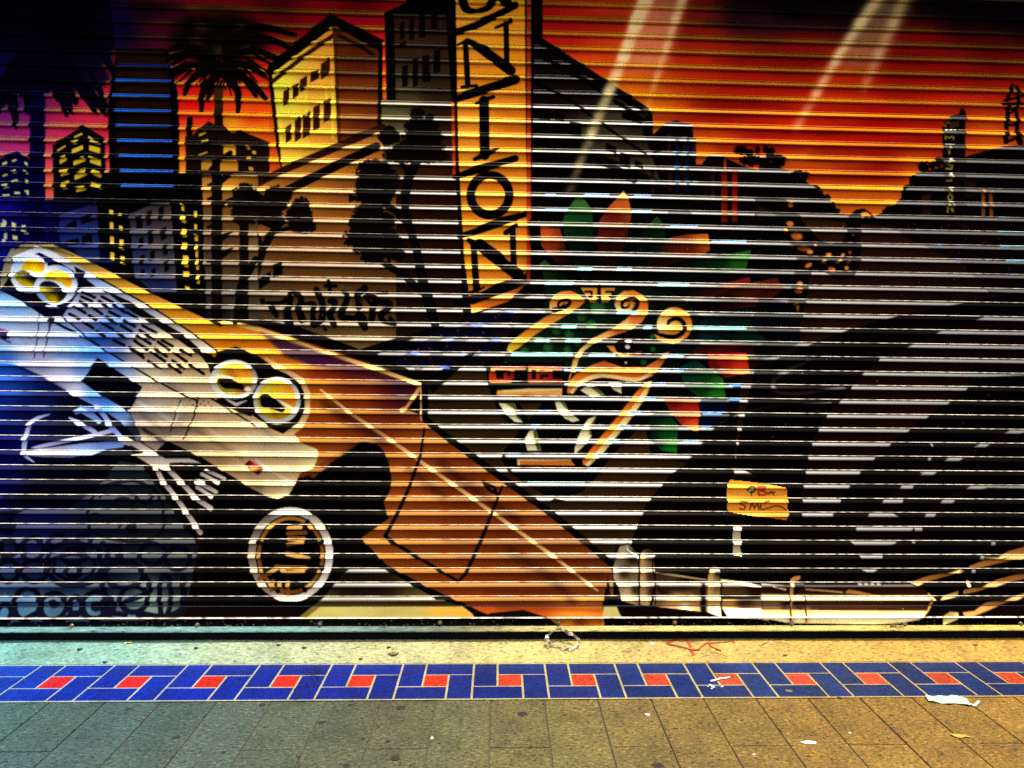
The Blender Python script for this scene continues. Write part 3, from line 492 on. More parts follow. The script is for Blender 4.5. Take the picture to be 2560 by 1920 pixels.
    poly([(752, 285), (756, 235), (775, 180), (835, 115), (900, 80), (985, 35), (1072, 8), (1150, 35), (1230, 62), (1430, 60), (1530, 0), (1590, -60), (1640, -70), (1560, 60), (1490, 140), (1380, 182), (1230, 172), (1050, 152), (900, 185), (845, 225), (805, 290)], [(900, 120, (220, 116, 26)), (1070, 40, (190, 82, 26)), (1250, 110, (224, 110, 24)), (1500, 60, (200, 104, 44)), (780, 240, (224, 130, 40)), (1600, -40, (170, 90, 30))], .35)
    line([(795, 275), (870, 195), (1000, 140), (1120, 138), (1280, 166), (1380, 165), (1470, 120)], (30, 36, 36, 30, 34, 30, 30), (242, 205, 124), .4, sm=True)
    line([(835, -40), (800, 60), (768, 180)], (22, 20, 8), (232, 170, 70), .3)
    CRM = (232, 224, 168); GS = (74, 82, 28)
    for p in ([(160, 372), (300, 374), (330, 480), (372, 540), (300, 534), (225, 470)], [(648, 362), (722, 352), (765, 440), (862, 520), (800, 537), (730, 505), (665, 430)], [(866, 262), (950, 205), (1000, 230), (1075, 300), (970, 326)], [(1105, 190), (1222, 200), (1222, 292), (1150, 255)],
              [(1010, 475), (935, 510), (885, 580), (850, 660), (820, 750), (815, 815), (900, 740), (965, 655), (955, 590)], [(482, 588), (425, 615), (388, 680), (392, 720), (410, 782), (530, 782), (505, 690)]):
        poly(p, CRM, .9)
    for p in ([(220, 376), (300, 374), (330, 480), (374, 542), (320, 500), (290, 420)], [(690, 356), (722, 352), (762, 440), (790, 460), (740, 420)], [(940, 225), (1000, 230), (1075, 302), (1040, 300)], [(482, 588), (506, 690), (530, 782), (496, 782), (470, 700), (460, 620)], [(1010, 475), (955, 590), (965, 655), (945, 640), (946, 570)]):
        poly(p, GS, .3, soft=1)
    poly([(340, 372), (540, 372), (420, 520)], (44, 28, 16), 1)
    poly([(1420, 200), (1492, 178), (1440, 310), (1290, 530), (1075, 790), (940, 915), (890, 905), (885, 865), (1000, 715), (1210, 460), (1330, 300)], (226, 112, 24), .35)
    line([(1465, 200), (1400, 330), (1260, 520), (1050, 780), (930, 895)], (30, 46, 50, 52, 44), (236, 208, 124), .4)
    line([(1452, 190), (1366, 330), (1225, 510), (1020, 770), (915, 890)], 7, (190, 90, 20), .3)
    poly([(320, 905), (330, 855), (560, 862), (780, 858), (822, 912)], (208, 104, 24), .35)
    line([(330, 862), (560, 864), (780, 858)], 20, (238, 205, 130), .4); line([(330, 862), (335, 900)], 20, (238, 205, 130), .4)
    BLP = (44, 120, 210); TL = (70, 205, 210)
    for x0, x1, y in ((720, 755, 78), (815, 880, 80), (1560, 1640, 88), (1665, 1760, 90), (1490, 1605, 210), (1415, 1520, 330), (510, 610, 440), (1300, 1400, 448), (1925, 2090, 458), (445, 520, 560), (1205, 1310, 568), (1915, 1985, 580), (1110, 1205, 692), (1750, 1895, 700), (245, 350, 802), (1020, 1105, 812), (270, 320, 922), (925, 1010, 935), (2150, 2250, 216), (2150, 2250, 336)):
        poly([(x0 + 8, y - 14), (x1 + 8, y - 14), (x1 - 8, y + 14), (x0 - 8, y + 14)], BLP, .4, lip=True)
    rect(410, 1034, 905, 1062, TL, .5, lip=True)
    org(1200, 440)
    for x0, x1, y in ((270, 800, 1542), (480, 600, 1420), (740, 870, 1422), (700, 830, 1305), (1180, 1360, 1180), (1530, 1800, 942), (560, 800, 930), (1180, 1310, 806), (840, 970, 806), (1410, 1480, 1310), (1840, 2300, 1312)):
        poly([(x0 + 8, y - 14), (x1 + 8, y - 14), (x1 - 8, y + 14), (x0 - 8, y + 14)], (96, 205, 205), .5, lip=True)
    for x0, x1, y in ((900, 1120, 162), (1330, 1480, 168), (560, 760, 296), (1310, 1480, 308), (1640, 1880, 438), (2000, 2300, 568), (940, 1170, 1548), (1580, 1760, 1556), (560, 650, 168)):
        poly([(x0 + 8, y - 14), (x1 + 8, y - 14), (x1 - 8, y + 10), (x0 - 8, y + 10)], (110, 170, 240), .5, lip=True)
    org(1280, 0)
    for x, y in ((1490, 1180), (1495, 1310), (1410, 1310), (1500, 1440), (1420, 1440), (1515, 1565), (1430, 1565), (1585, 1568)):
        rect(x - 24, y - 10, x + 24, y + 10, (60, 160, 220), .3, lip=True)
    # lower feathers
    org(1200, 900)
    poly([(1960, -60), (2300, -60), (2330, 110), (2120, 155), (1980, 60)], [(2100, 20, (150, 22, 10)), (2250, 60, (196, 44, 14)), (2050, 80, (80, 10, 8))], .45)
    poly([(1720, 60), (1860, 0), (2100, 160), (2122, 320), (1900, 330), (1760, 220)], [(1800, 80, (6, 40, 34)), (1900, 220, (8, 50, 16)), (2080, 290, (30, 104, 24))], .45)
    poly([(1580, 330), (1880, 345), (1898, 430), (1880, 628), (1740, 560), (1640, 440)], [(1650, 370, (110, 14, 8)), (1820, 440, (160, 26, 12)), (1850, 560, (220, 70, 20)), (1700, 500, (150, 30, 16))], .45)
    poly([(1450, 480), (1600, 420), (1710, 560), (1700, 800), (1560, 780), (1480, 700)], [(1500, 500, (4, 22, 16)), (1600, 620, (10, 64, 24)), (1660, 770, (20, 110, 24)), (1500, 690, (5, 24, 20))], .45)
    poly([(1900, 340), (2130, 330), (2150, 480), (1960, 600), (1900, 560)], (3, 8, 30), .3)
    # brown street ground under the mask
    poly([(-330, 60), (50, 60), (60, 180), (110, 340), (180, 480), (340, 620), (220, 760), (180, 850), (240, 960), (380, 1060), (560, 1170), (740, 1190), (880, 1140), (1000, 1020), (1130, 840), (1370, 590), (1430, 600), (1470, 790), (1640, 850), (1800, 895), (1660, 970), (1560, 1090), (1440, 1240), (1370, 1400), (1310, 1560), (1260, 1800), (1040, 1800), (-80, 900), (-480, 560), (-500, 300)], [(-200, 100, (46, 30, 12)), (-300, 420, (34, 26, 12)), (-100, 700, (50, 34, 12)), (0, 700, (44, 26, 10)), (100, 900, (40, 24, 10)), (500, 1200, (42, 24, 10)), (900, 1300, (46, 30, 12)), (1200, 1000, (48, 28, 10)), (1400, 700, (50, 30, 14)), (1600, 900, (40, 22, 10)), (1000, 1500, (40, 26, 12))], 1)
    poly([(640, 1190), (740, 1210), (700, 1222), (600, 1216)], K, .05)
    # tag on the wall of the warehouse
    org(640, 440)
    TG = (5, 3, 3)
    for p, w in (([(55, 1075), (60, 1090)], 44), ([(100, 1095), (220, 1095), (320, 1070)], (34, 34, 20)), ([(120, 1110), (160, 1170), (178, 1215)], (40, 60, 30)), ([(300, 1000), (290, 1120), (270, 1180), (290, 1250), (320, 1300)], (40, 54, 70, 60, 40)), ([(300, 1000), (370, 1030), (390, 1090), (370, 1150), (400, 1240)], (30, 50, 60, 60, 70)), ([(440, 1110), (500, 1110), (490, 1200), (500, 1270)], (50, 50, 44, 60)), ([(520, 980), (560, 1060), (580, 1160), (560, 1250), (500, 1290)], (50, 60, 60, 60, 50)),
                 ([(600, 950), (690, 950)], 34), ([(630, 910), (640, 1000)], 34), ([(640, 1080), (680, 1090), (670, 1150), (640, 1200), (680, 1290)], (50, 60, 50, 60, 50)), ([(750, 1000), (790, 1030), (770, 1110), (740, 1180), (740, 1220), (850, 1230)], (30, 44, 60, 60, 60, 50)), ([(880, 1020), (940, 970)], 60), ([(880, 1030), (890, 1130)], 60), ([(960, 1030), (1030, 1060), (1010, 1150), (1000, 1240)], (34, 60, 60, 60)), ([(1050, 1010), (1130, 1010)], 30), ([(1040, 1090), (1150, 1100), (1140, 1150), (1080, 1200), (1100, 1250), (1180, 1280)], (50, 60, 56, 60, 50, 30)), ([(1160, 1230), (1200, 1280)], 40), ([(890, 1200), (920, 1250), (940, 1310)], (70, 90, 60)), ([(590, 1300), (600, 1330)], 30), ([(940, 1040), (1010, 1130)], 30), ([(220, 1090), (260, 1060)], 30), ([(260, 1240), (300, 1310)], 50)):
        line(p, w, TG, .05, sm=len(p) > 2)
    # ---------------- ochre car
    org(0, 0, .864)
    poly([(480, 690), (560, 705), (700, 752), (850, 800), (914, 826), (914, 905), (960, 950), (1090, 1040), (1185, 1110), (1260, 1172), (1322, 1232), (1326, 1300), (1306, 1352), (1230, 1352), (1035, 1352), (920, 1282), (830, 1230), (776, 1165), (840, 1120), (800, 1000), (690, 1030), (640, 1010), (600, 950), (470, 760)],
         [(500, 720, (205, 120, 20)), (560, 760, (206, 112, 16)), (640, 770, (206, 110, 16)), (700, 790, (120, 14, 10)), (760, 810, (70, 10, 14)), (860, 840, (24, 6, 40)), (700, 860, (190, 100, 16)), (780, 870, (160, 66, 12)), (830, 860, (90, 8, 8)), (690, 930, (130, 50, 10)), (760, 900, (100, 30, 8)), (900, 950, (140, 64, 12)), (820, 960, (120, 44, 8)), (950, 980, (130, 54, 10)), (700, 1000, (150, 74, 24)), (880, 1050, (140, 62, 14)), (920, 1100, (130, 54, 10)), (1000, 1060, (96, 30, 6)), (1060, 1060, (130, 56, 10)), (1000, 1150, (112, 40, 6)), (900, 1200, (120, 50, 10)), (840, 1180, (140, 66, 16)), (1100, 1150, (100, 34, 6)), (1150, 1130, (120, 50, 10)), (1000, 1240, (130, 50, 6)), (1200, 1220, (96, 32, 5)), (1150, 1290, (116, 44, 6)), (1290, 1250, (90, 34, 8)), (1250, 1330, (190, 110, 24)), (1300, 1310, (150, 80, 20))], .22)
    line([(470, 692), (560, 712), (690, 758), (800, 792), (912, 832)], (6, 9, 9, 9, 8), (230, 180, 90), .6)
    poly([(470, 692), (560, 690), (640, 715), (720, 750), (800, 780), (912, 825), (800, 783), (690, 748), (560, 702)], K, .06)
    line([(480, 680), (640, 712), (760, 756), (870, 800), (915, 822)], 15, (7, 4, 3), .06)
    poly([(560, 716), (720, 768), (860, 830), (800, 812), (680, 790), (620, 772)], [(640, 745, (30, 10, 50)), (760, 790, (60, 14, 50)), (840, 822, (30, 10, 60))], .3, soft=3, a=.8)
    line([(500, 758), (560, 780), (610, 806), (640, 820)], (6, 10, 12, 8), (222, 170, 90), .5)
    line([(912, 830), (880, 880), (868, 886)], 9, (220, 140, 70), .4); line([(913, 832), (912, 905)], 9, (224, 160, 90), .4); poly([(908, 845), (908, 895), (878, 885)], K, .06)
    line([(918, 820), (918, 905), (960, 940), (1090, 1036), (1190, 1108), (1262, 1168), (1330, 1225)], (15, 14, 14, 15, 15, 15, 13), K, .05)
    poly([(918, 825), (950, 800), (1045, 745), (1010, 780), (935, 850)], K, .06)
    line([(693, 842), (760, 895), (850, 955), (920, 1005), (1010, 1068), (1110, 1140), (1200, 1205), (1290, 1275)], (5, 7, 8, 8, 8, 8, 8, 5), (224, 166, 96), .7)
    for p, w in (([(700, 870), (760, 910), (830, 955)], 16), ([(950, 1000), (1040, 1070), (1120, 1125)], 16), ([(880, 1010), (960, 1075)], 12), ([(1100, 1190), (1180, 1240), (1240, 1300)], 14)): line(p, w, (50, 12, 4), .15, soft=9, a=.8)
    for y in (1168, 1205, 1240, 1278, 1312): line([(960 + (y - 1168) * .8, y), (1300, y + 4)], 8, (80, 22, 4), .2, soft=4, a=.6)
    line([(917, 925), (908, 985), (885, 1050), (858, 1110), (832, 1158), (850, 1172), (990, 1256), (1005, 1240), (1040, 1165), (1085, 1050)], (4, 6, 7, 8, 8, 8, 6, 8, 8, 5), K, .05)
    line([(1052, 1046), (1068, 1052), (1072, 1066), (1056, 1058), (1044, 1040)], 7, K, .05)
    line([(776, 1165), (830, 1225), (920, 1276), (1030, 1330), (1080, 1352)], (10, 14, 18, 26, 34), K, .05)
    poly([(690, 1180), (640, 1080), (700, 1010), (770, 957), (820, 965), (842, 1010), (842, 1060), (810, 1110), (770, 1165), (760, 1230), (700, 1210)], K, .05, sm=True)
    poly([(450, 1010), (640, 1020), (760, 1000), (790, 1140), (760, 1210), (700, 1310), (560, 1330), (430, 1300), (440, 1160)], K, .05)
    line([(770, 958), (690, 1010), (650, 1026), (640, 1014)], (5, 12, 12, 5), (120, 50, 16), .2, soft=2)
    org(640, 900)
    poly([(460, 960), (570, 930), (640, 900), (500, 1020), (470, 1010)], (110, 50, 20), .2, soft=2)
    # wheel
    org(0, 0, .864)
    poly([(700, 1270), (760, 1225), (830, 1228), (1040, 1352), (500, 1352), (540, 1330)], [(760, 1260, (26, 16, 8)), (800, 1290, (30, 16, 8)), (700, 1330, (80, 70, 30)), (900, 1330, (90, 78, 30))], 1)
    poly([(470, 1260), (760, 1215), (700, 1290), (620, 1352), (440, 1352)], K, .05)
    ell(628, 1197, 92, 102, [(560, 1130, (120, 105, 96)), (630, 1100, (200, 195, 180)), (700, 1130, (190, 170, 140)), (560, 1250, (150, 130, 110)), (700, 1250, (220, 205, 180)), (540, 1200, (140, 120, 100)), (716, 1190, (235, 225, 200))], .7)
    ell(628, 1199, 76, 87, K, .05)
    ring(628, 1199, 69, 80, 8, [(600, 1130, (170, 110, 40)), (690, 1200, (130, 76, 26)), (620, 1270, (120, 70, 24)), (560, 1200, (120, 70, 26))], .3)
    for t in (20, 65, 112, 200, 300, 340): 
        a_ = math.radians(t); line([(628 + 64 * math.cos(a_), 1199 + 75 * math.sin(a_)), (628 + 74 * math.cos(a_), 1199 + 85 * math.sin(a_))], 9, K, .05)
    for p in ([(625, 1140), (650, 1138)], [(622, 1152), (660, 1150)], [(624, 1163), (656, 1163)], [(622, 1176), (654, 1170)], [(620, 1195), (668, 1205)], [(596, 1224), (660, 1226)], [(560, 1250), (600, 1226)], [(610, 1230), (620, 1236), (656, 1234)], [(604, 1260), (610, 1280)], [(622, 1258), (622, 1286)], [(590, 1255), (586, 1275)]):
        line(p, 9, (124, 72, 24), .3)
    # ---------------- white front of the car on the left
    org(0, 440)
    poly([(-1700, -100), (-10, 190), (850, 210), (1000, 500), (1000, 800), (-1700, 800)], [(0, 100, (10, 8, 96)), (0, 300, (14, 12, 110)), (300, 300, (4, 4, 66)), (150, 500, (4, 3, 64)), (0, 600, (8, 8, 110)), (600, 250, (3, 3, 34)), (850, 500, (4, 5, 30)), (950, 300, (2, 2, 8))], .12, soft=2)
    rect(258, -20, 392, 560, (2, 2, 46), .05)
    for x0, y0, x1, y1, s in ((22, 370, 56, 404, 20), (6, 404, 50, 440, 0), (100, 396, 136, 440, 12), (186, 424, 222, 446, 0), (112, 468, 150, 474, 0), (196, 466, 242, 496, 10), (32, 488, 60, 544, 0), (108, 510, 150, 546, 8), (18, 546, 46, 572, 0), (30, 76, 76, 110, -8), (124, 134, 172, 158, 0), (20, 160, 84, 176, -6), (230, 120, 250, 160, 0), (96, 44, 160, 52, -10)):
        quad(x0, y0, x1, y1, s, (200, 196, 130), .12)
    poly([(900, -20), (1760, -20), (1760, 1000), (1600, 1250), (1200, 900), (850, 560)], (3, 2, 3), .08)
    poly([(528, 330), (700, 275), (840, 228), (862, 726), (720, 726), (640, 640), (560, 580), (516, 560), (508, 420)], [(560, 380, (20, 32, 96)), (800, 300, (26, 30, 72)), (700, 500, (24, 40, 98)), (800, 680, (22, 36, 84))], .3)
    for p in ([(555, 445), (575, 418), (656, 378), (664, 440), (590, 458)], [(694, 366), (790, 322), (806, 386), (700, 420)], [(555, 580), (580, 558), (680, 535), (682, 596), (560, 600)], [(706, 520), (792, 498), (798, 592), (704, 604)]): poly(p, (4, 4, 20), .06)
    YW = (238, 190, 52)
    for x0, y0, x1, y1, s in ((944, 290, 980, 330, 6), (948, 396, 980, 458, 4), (950, 518, 984, 586, 4), (952, 654, 988, 720, 10), (1022, 322, 1052, 344, 0), (1028, 426, 1060, 466, 6), (1032, 548, 1066, 598, 0), (1040, 690, 1076, 724, 4), (1050, 744, 1082, 760, 8), (1040, 620, 1070, 640, 0)): quad(x0, y0, x1, y1, s, YW, .15)
    poly([(1118, 332), (1330, 236), (1474, 236), (1500, 560), (1530, 1000), (1320, 1000), (1200, 900), (1158, 850)], [(1300, 280, (62, 52, 52)), (1440, 300, (66, 52, 48)), (1180, 400, (52, 46, 58)), (1400, 600, (60, 52, 56)), (1180, 620, (36, 42, 74)), (1250, 850, (30, 38, 74)), (1450, 800, (56, 54, 60)), (1380, 960, (24, 34, 76))], .35)
    for x0, y0, x1, y1, s in ((1370, 276, 1416, 390, -20), (1266, 310, 1310, 436, -20), (1176, 352, 1232, 464, -10), (1388, 455, 1438, 560, -20), (1280, 480, 1324, 600, -20), (1200, 540, 1240, 630, -20), (1410, 600, 1450, 694, -20), (1294, 660, 1336, 744, -20), (1212, 690, 1250, 780, -16), (1420, 746, 1460, 834, -20), (1308, 810, 1342, 880, -20), (1214, 810, 1250, 872, -12)): quad(x0, y0, x1, y1, s, (6, 5, 6), .06)
    poly([(1478, 232), (1748, 232), (1770, 1010), (1534, 1010)], (4, 2, 2), .06)
    for x0, y0, x1, y1, s in ((1566, 240, 1592, 296, 10), (1564, 336, 1606, 396, 14), (1572, 456, 1614, 524, 6), (1574, 574, 1620, 636, 4), (1580, 684, 1630, 768, 6), (1584, 824, 1634, 868, 0), (1600, 950, 1640, 976, 10), (1590, 756, 1626, 784, 8), (1676, 300, 1702, 352, 4), (1678, 412, 1702, 458, 4), (1682, 506, 1710, 560, 2), (1688, 592, 1712, 700, 2), (1694, 720, 1718, 808, 2), (1702, 850, 1726, 930, 4)): quad(x0, y0, x1, y1, s, (240, 184, 40), .15)
    poly([(1745, 0), (2230, 0), (2230, 1250), (1790, 1250)], [(1790, 80, (190, 118, 40)), (1980, 40, (210, 130, 34)), (2000, 200, (160, 100, 30)), (2120, 300, (60, 34, 14)), (1800, 400, (84, 56, 40)), (1980, 420, (110, 66, 26)), (1790, 700, (72, 54, 46)), (1980, 620, (90, 58, 30)), (1980, 800, (80, 54, 30)), (1820, 1000, (48, 42, 40)), (2000, 1000, (52, 44, 36)), (2180, 600, (110, 80, 50)), (2190, 900, (90, 74, 56)), (2190, 1200, (60, 50, 40)), (1850, 1200, (16, 14, 14))], .8)
    rect(1828, -20, 1922, 1260, (10, 6, 4), .06); rect(2070, 60, 2150, 1260, (12, 7, 4), .06)
    for y in (40, 250, 540, 690): line([(1880, y + 20), (2012, y - 62)], (66, 20), (9, 5, 3), .06)
    for y in (60, 180, 420, 720): line([(1880, y), (1800, y + 20)], (50, 26), (12, 7, 4), .06)
    bush(2120, 250, 130, 170, (14, 8, 5)); bush(2170, 180, 50, 60, K)
    line([(2212, 720), (2160, 800), (2080, 960), (2040, 1260)], (60, 70, 70, 50), (8, 5, 4), .06)
    # hood
    OCH = [(150, 650, (150, 132, 88)), (60, 760, (150, 140, 100)), (440, 630, (150, 126, 66)), (700, 760, (178, 138, 60)), (1000, 920, (206, 146, 40)), (1300, 1060, (212, 142, 36)), (1500, 1180, (214, 138, 26)), (1800, 1320, (206, 128, 16)), (2000, 1440, (204, 110, 10)), (2200, 1560, (206, 112, 12))]
    poly([(0, 980), (20, 850), (60, 740), (110, 650), (200, 596), (460, 590), (620, 660), (900, 800), (1250, 985), (1530, 1118), (1800, 1245), (2050, 1385), (2300, 1480), (2300, 1800), (2000, 1659), (1750, 1500), (1340, 1150), (850, 880), (300, 640), (120, 700), (60, 900), (0, 985)], OCH, .3)
    line([(300, 590), (640, 690)], 10, (90, 70, 40), .3)
    WHS = [(150, 680, (225, 232, 248)), (320, 620, (240, 244, 250)), (650, 780, (170, 175, 200)), (850, 900, (150, 180, 225)), (1060, 1030, (190, 190, 205)), (1250, 1130, (175, 170, 175)), (1450, 1280, (190, 180, 165)), (1700, 1440, (210, 196, 160)), (1850, 1510, (230, 218, 180))]
    poly([(100, 700), (330, 602), (480, 665), (740, 815), (1060, 1000), (1340, 1140), (1700, 1385), (1890, 1520), (1760, 1525), (1500, 1360), (1220, 1200), (960, 1050), (740, 890), (520, 750), (340, 660), (130, 730)], WHS, .6)
    line([(900, 1000), (1100, 1110), (1340, 1270), (1560, 1400), (1720, 1530)], (30, 70, 80, 80, 60), (9, 7, 9), .06)
    line([(850, 880), (1090, 1010), (1330, 1145), (1560, 1290), (1740, 1410), (1880, 1515)], 14, (8, 5, 4), .06)
    # bumper and grille panels
    poly([(-1700, 850), (0, 985), (200, 1090), (345, 1190), (545, 1215), (730, 1370), (920, 1510), (1200, 1680), (1100, 1750), (-200, 1750), (-1700, 1700)], [(0, 1050, (130, 190, 240)), (150, 1150, (120, 180, 232)), (0, 1200, (170, 190, 225)), (300, 1260, (185, 190, 215)), (500, 1260, (170, 180, 210)), (100, 1350, (190, 200, 225)), (300, 1420, (150, 165, 200)), (600, 1400, (130, 160, 215)), (800, 1440, (60, 130, 210)), (300, 1530, (165, 165, 180)), (600, 1550, (100, 145, 210)), (800, 1570, (40, 100, 190)), (1000, 1600, (90, 140, 210)), (50, 1560, (26, 80, 180)), (-1000, 1200, (90, 140, 210))], .5)
    for y, x0, x1 in ((1225, 0, 560), (1385, 0, 700), (1515, 60, 640), (1640, 250, 700)): line([(x0, y + 8), (x1, y + 14)], 18, (150, 120, 130), .4, soft=3, a=.6)
    for k in range(7): line([(120 + 90 * k, 1385), (20 + 90 * k + 220, 1520)], 14, (215, 220, 240), .6, soft=4, a=.35)
    poly([(0, 1330), (70, 1345), (80, 1400), (40, 1415), (0, 1395)], (12, 5, 40), .3); line([(0, 1325), (70, 1345)], 16, (130, 30, 130), .3)
    line([(0, 1395), (90, 1440)], 14, (20, 30, 70), .2, soft=2)
    line([(340, 1190), (330, 1360), (290, 1600)], 9, (30, 40, 70), .2); line([(440, 1230), (425, 1330), (370, 1600)], (34, 12, 6), (20, 22, 40), .2); ell(455, 1250, 30, 24, (10, 10, 24), .1)
    line([(450, 1250), (560, 1310), (650, 1350)], 22, (12, 14, 30), .1)
    GR = [(760, 1030, (170, 168, 180)), (640, 1150, (150, 160, 195)), (900, 1100, (170, 165, 175)), (760, 1240, (130, 130, 160)), (1050, 1170, (60, 100, 180)), (950, 1310, (40, 92, 180)), (1100, 1330, (70, 100, 160)), (850, 1400, (24, 70, 160)), (1000, 1430, (40, 60, 120)), (1250, 1290, (170, 160, 155)), (1200, 1420, (190, 165, 140)), (1420, 1470, (214, 180, 130)), (1300, 1570, (160, 135, 115)), (1550, 1600, (205, 170, 120)), (1700, 1640, (190, 155, 110))]
    poly([(690, 965), (830, 955), (930, 1010), (1150, 1180), (1340, 1290), (1560, 1430), (1740, 1560), (1850, 1700), (1950, 1900), (1800, 1960), (1500, 1800), (1150, 1659), (920, 1510), (730, 1370), (540, 1210), (620, 1080)], GR, .5)
    for a_, b_ in (((725, 1008), (820, 1050)), ((705, 1042), (795, 1082)), ((690, 1082), (765, 1125)), ((650, 1132), (740, 1184)), ((600, 1192), (690, 1236)), ((880, 1042), (975, 1092)), ((855, 1078), (945, 1140)), ((808, 1142), (882, 1192)), ((770, 1205), (840, 1245)), ((730, 1270), (805, 1312)), ((985, 1110), (1080, 1180)), ((945, 1172), (1035, 1216)), ((920, 1216), (1005, 1272)), ((882, 1272), (978, 1326)), ((835, 1342), (920, 1390)), ((1100, 1180), (1190, 1230)), ((1080, 1250), (1165, 1300)), ((1045, 1292), (1136, 1342)), ((1010, 1350), (1090, 1400)), ((985, 1420), (1072, 1462)), ((1232, 1292), (1352, 1356)), ((1208, 1332), (1330, 1410)), ((1190, 1380), (1300, 1450)), ((1160, 1422), (1280, 1504)), ((1120, 1480), (1240, 1570)), ((1400, 1420), (1490, 1470)), ((1364, 1432), (1470, 1506)), ((1340, 1490), (1440, 1560)), ((1312, 1524), (1425, 1602)), ((1280, 1600), (1380, 1660)), ((1508, 1532), (1612, 1604)), ((1490, 1594), (1590, 1660)), ((1460, 1630), (1560, 1700)), ((1640, 1630), (1760, 1710)), ((1230, 1540), (1150, 1500)), ((1560, 1500), (1650, 1550))):
        line([a_, b_], 26, (7, 6, 12), .06)
    line([(540, 1215), (730, 1372), (920, 1512), (1130, 1640), (1300, 1740)], 12, (8, 10, 24), .06)
    line([(700, 1380), (900, 1500), (1100, 1620)], 12, (14, 20, 40), .06)
    # twin lamps on the left
    poly([(0, 985), (90, 950), (300, 1110), (480, 1112), (620, 1040), (690, 930), (740, 880), (700, 970), (545, 1208), (390, 1222), (340, 1182), (160, 1060)], (4, 6, 34), .06)
    poly([(640, 780), (740, 830), (740, 900), (690, 950)], (4, 6, 30), .06)
    line([(110, 640), (60, 740), (20, 900)], 40, (130, 130, 110), .4)
    LW = [(120, 760, (190, 215, 250)), (350, 720, (230, 236, 245)), (110, 900, (220, 232, 250)), (250, 960, (150, 185, 235)), (300, 800, (240, 244, 250))]
    ell(258, 842, 172, 172, LW, .6); ell(482, 940, 188, 172, [(600, 830, (150, 180, 230)), (640, 950, (215, 228, 245)), (400, 820, (230, 236, 246)), (350, 1060, (130, 170, 230)), (520, 1090, (235, 240, 248)), (420, 930, (225, 232, 246))], .6)
    poly([(180, 810), (220, 740), (290, 725), (370, 745), (382, 800), (350, 840), (300, 830), (230, 812)], [(220, 780, (240, 190, 20)), (300, 790, (255, 215, 10)), (360, 760, (240, 150, 20))], .3, sm=True)
    poly([(130, 850), (200, 815), (270, 850), (318, 880), (300, 925), (270, 965), (190, 945), (140, 900)], [(180, 850, (60, 60, 10)), (270, 880, (6, 6, 20)), (160, 900, (214, 180, 20)), (240, 940, (210, 176, 16))], .3, sm=True)
    poly([(390, 890), (420, 830), (520, 820), (610, 860), (620, 930), (590, 975), (540, 930), (460, 900)], [(430, 850, (200, 160, 20)), (520, 880, (250, 196, 16)), (590, 900, (244, 150, 14)), (600, 960, (250, 180, 30))], .3, sm=True)
    poly([(340, 960), (380, 910), (470, 920), (560, 1000), (575, 1030), (520, 1090), (460, 1100), (400, 1060)], [(400, 930, (6, 5, 16)), (520, 970, (5, 5, 14)), (380, 1000, (150, 130, 20)), (460, 1070, (176, 150, 10)), (540, 1040, (20, 20, 10))], .3, sm=True)
    line([(420, 1130), (500, 1130)], 20, (190, 200, 225), .5)
    # dark lower left panel
    org(0, 900)
    poly([(-1700, 60), (60, 30), (240, 60), (420, 160), (700, 320), (900, 440), (1100, 560), (1260, 640), (1240, 720), (1100, 840), (1020, 870), (880, 1060), (560, 1300), (-1700, 1330)], [(0, 80, (24, 80, 180)), (180, 110, (20, 60, 150)), (60, 210, (40, 90, 190)), (230, 210, (14, 44, 120)), (0, 330, (0, 20, 110)), (330, 250, (3, 8, 50)), (200, 420, (2, 4, 48)), (600, 420, (2, 3, 20)), (0, 700, (0, 4, 70)), (500, 900, (2, 2, 14)), (800, 900, (3, 2, 8)), (1000, 560, (3, 3, 14)), (0, 1100, (2, 4, 60)), (400, 1150, (2, 2, 16)), (-1000, 500, (0, 10, 80))], .22)
    poly([(0, 1330), (-1700, 1330), (-1700, 2300), (1520, 2300), (1640, 2000), (1720, 1600), (1560, 1400), (1440, 1190), (1320, 1040), (1240, 910), (1030, 868), (880, 1062), (730, 1185), (560, 1300), (300, 1260), (150, 1330)], [(1130, 930, (30, 44, 50)), (1100, 1020, (14, 20, 22)), (1300, 1100, (12, 16, 24)), (800, 1250, (5, 9, 28)), (400, 1350, (5, 12, 62)), (60, 1250, (3, 7, 46)), (1100, 1350, (9, 10, 14)), (1500, 1400, (12, 15, 20)), (300, 1480, (8, 15, 60)), (1600, 1560, (14, 18, 20)), (700, 1500, (5, 9, 32)), (300, 1650, (7, 11, 54)), (1000, 1600, (9, 13, 28)), (-1000, 1500, (4, 10, 60)), (1500, 1850, (10, 13, 15)), (300, 1850, (6, 10, 40)), (900, 1850, (8, 11, 24)), (100, 2000, (16, 30, 60)), (600, 2000, (20, 34, 50)), (300, 2080, (60, 100, 120)), (700, 2080, (60, 100, 120)), (1300, 2080, (90, 110, 100)), (60, 2080, (60, 100, 130))], .55)
    poly([(60, 1190), (300, 1080), (900, 1060), (730, 1190), (500, 1250), (180, 1250)], (3, 3, 14), .1, soft=8)
    # bumper bar
    poly([(150, 40), (300, -20), (830, -10), (715, 175), (830, 270), (1095, 432), (1260, 640), (1230, 735), (1080, 560), (900, 440), (560, 265), (400, 165)], [(300, 60, (150, 150, 185)), (550, 70, (185, 185, 205)), (700, 80, (110, 150, 215)), (500, 200, (170, 160, 180)), (650, 240, (215, 212, 225)), (800, 290, (70, 125, 205)), (950, 360, (60, 120, 205)), (1050, 420, (130, 165, 220)), (1200, 600, (20, 22, 40))], .5)
    line([(160, 60), (400, 165), (560, 265)], 16, (10, 14, 50), .1, soft=2)
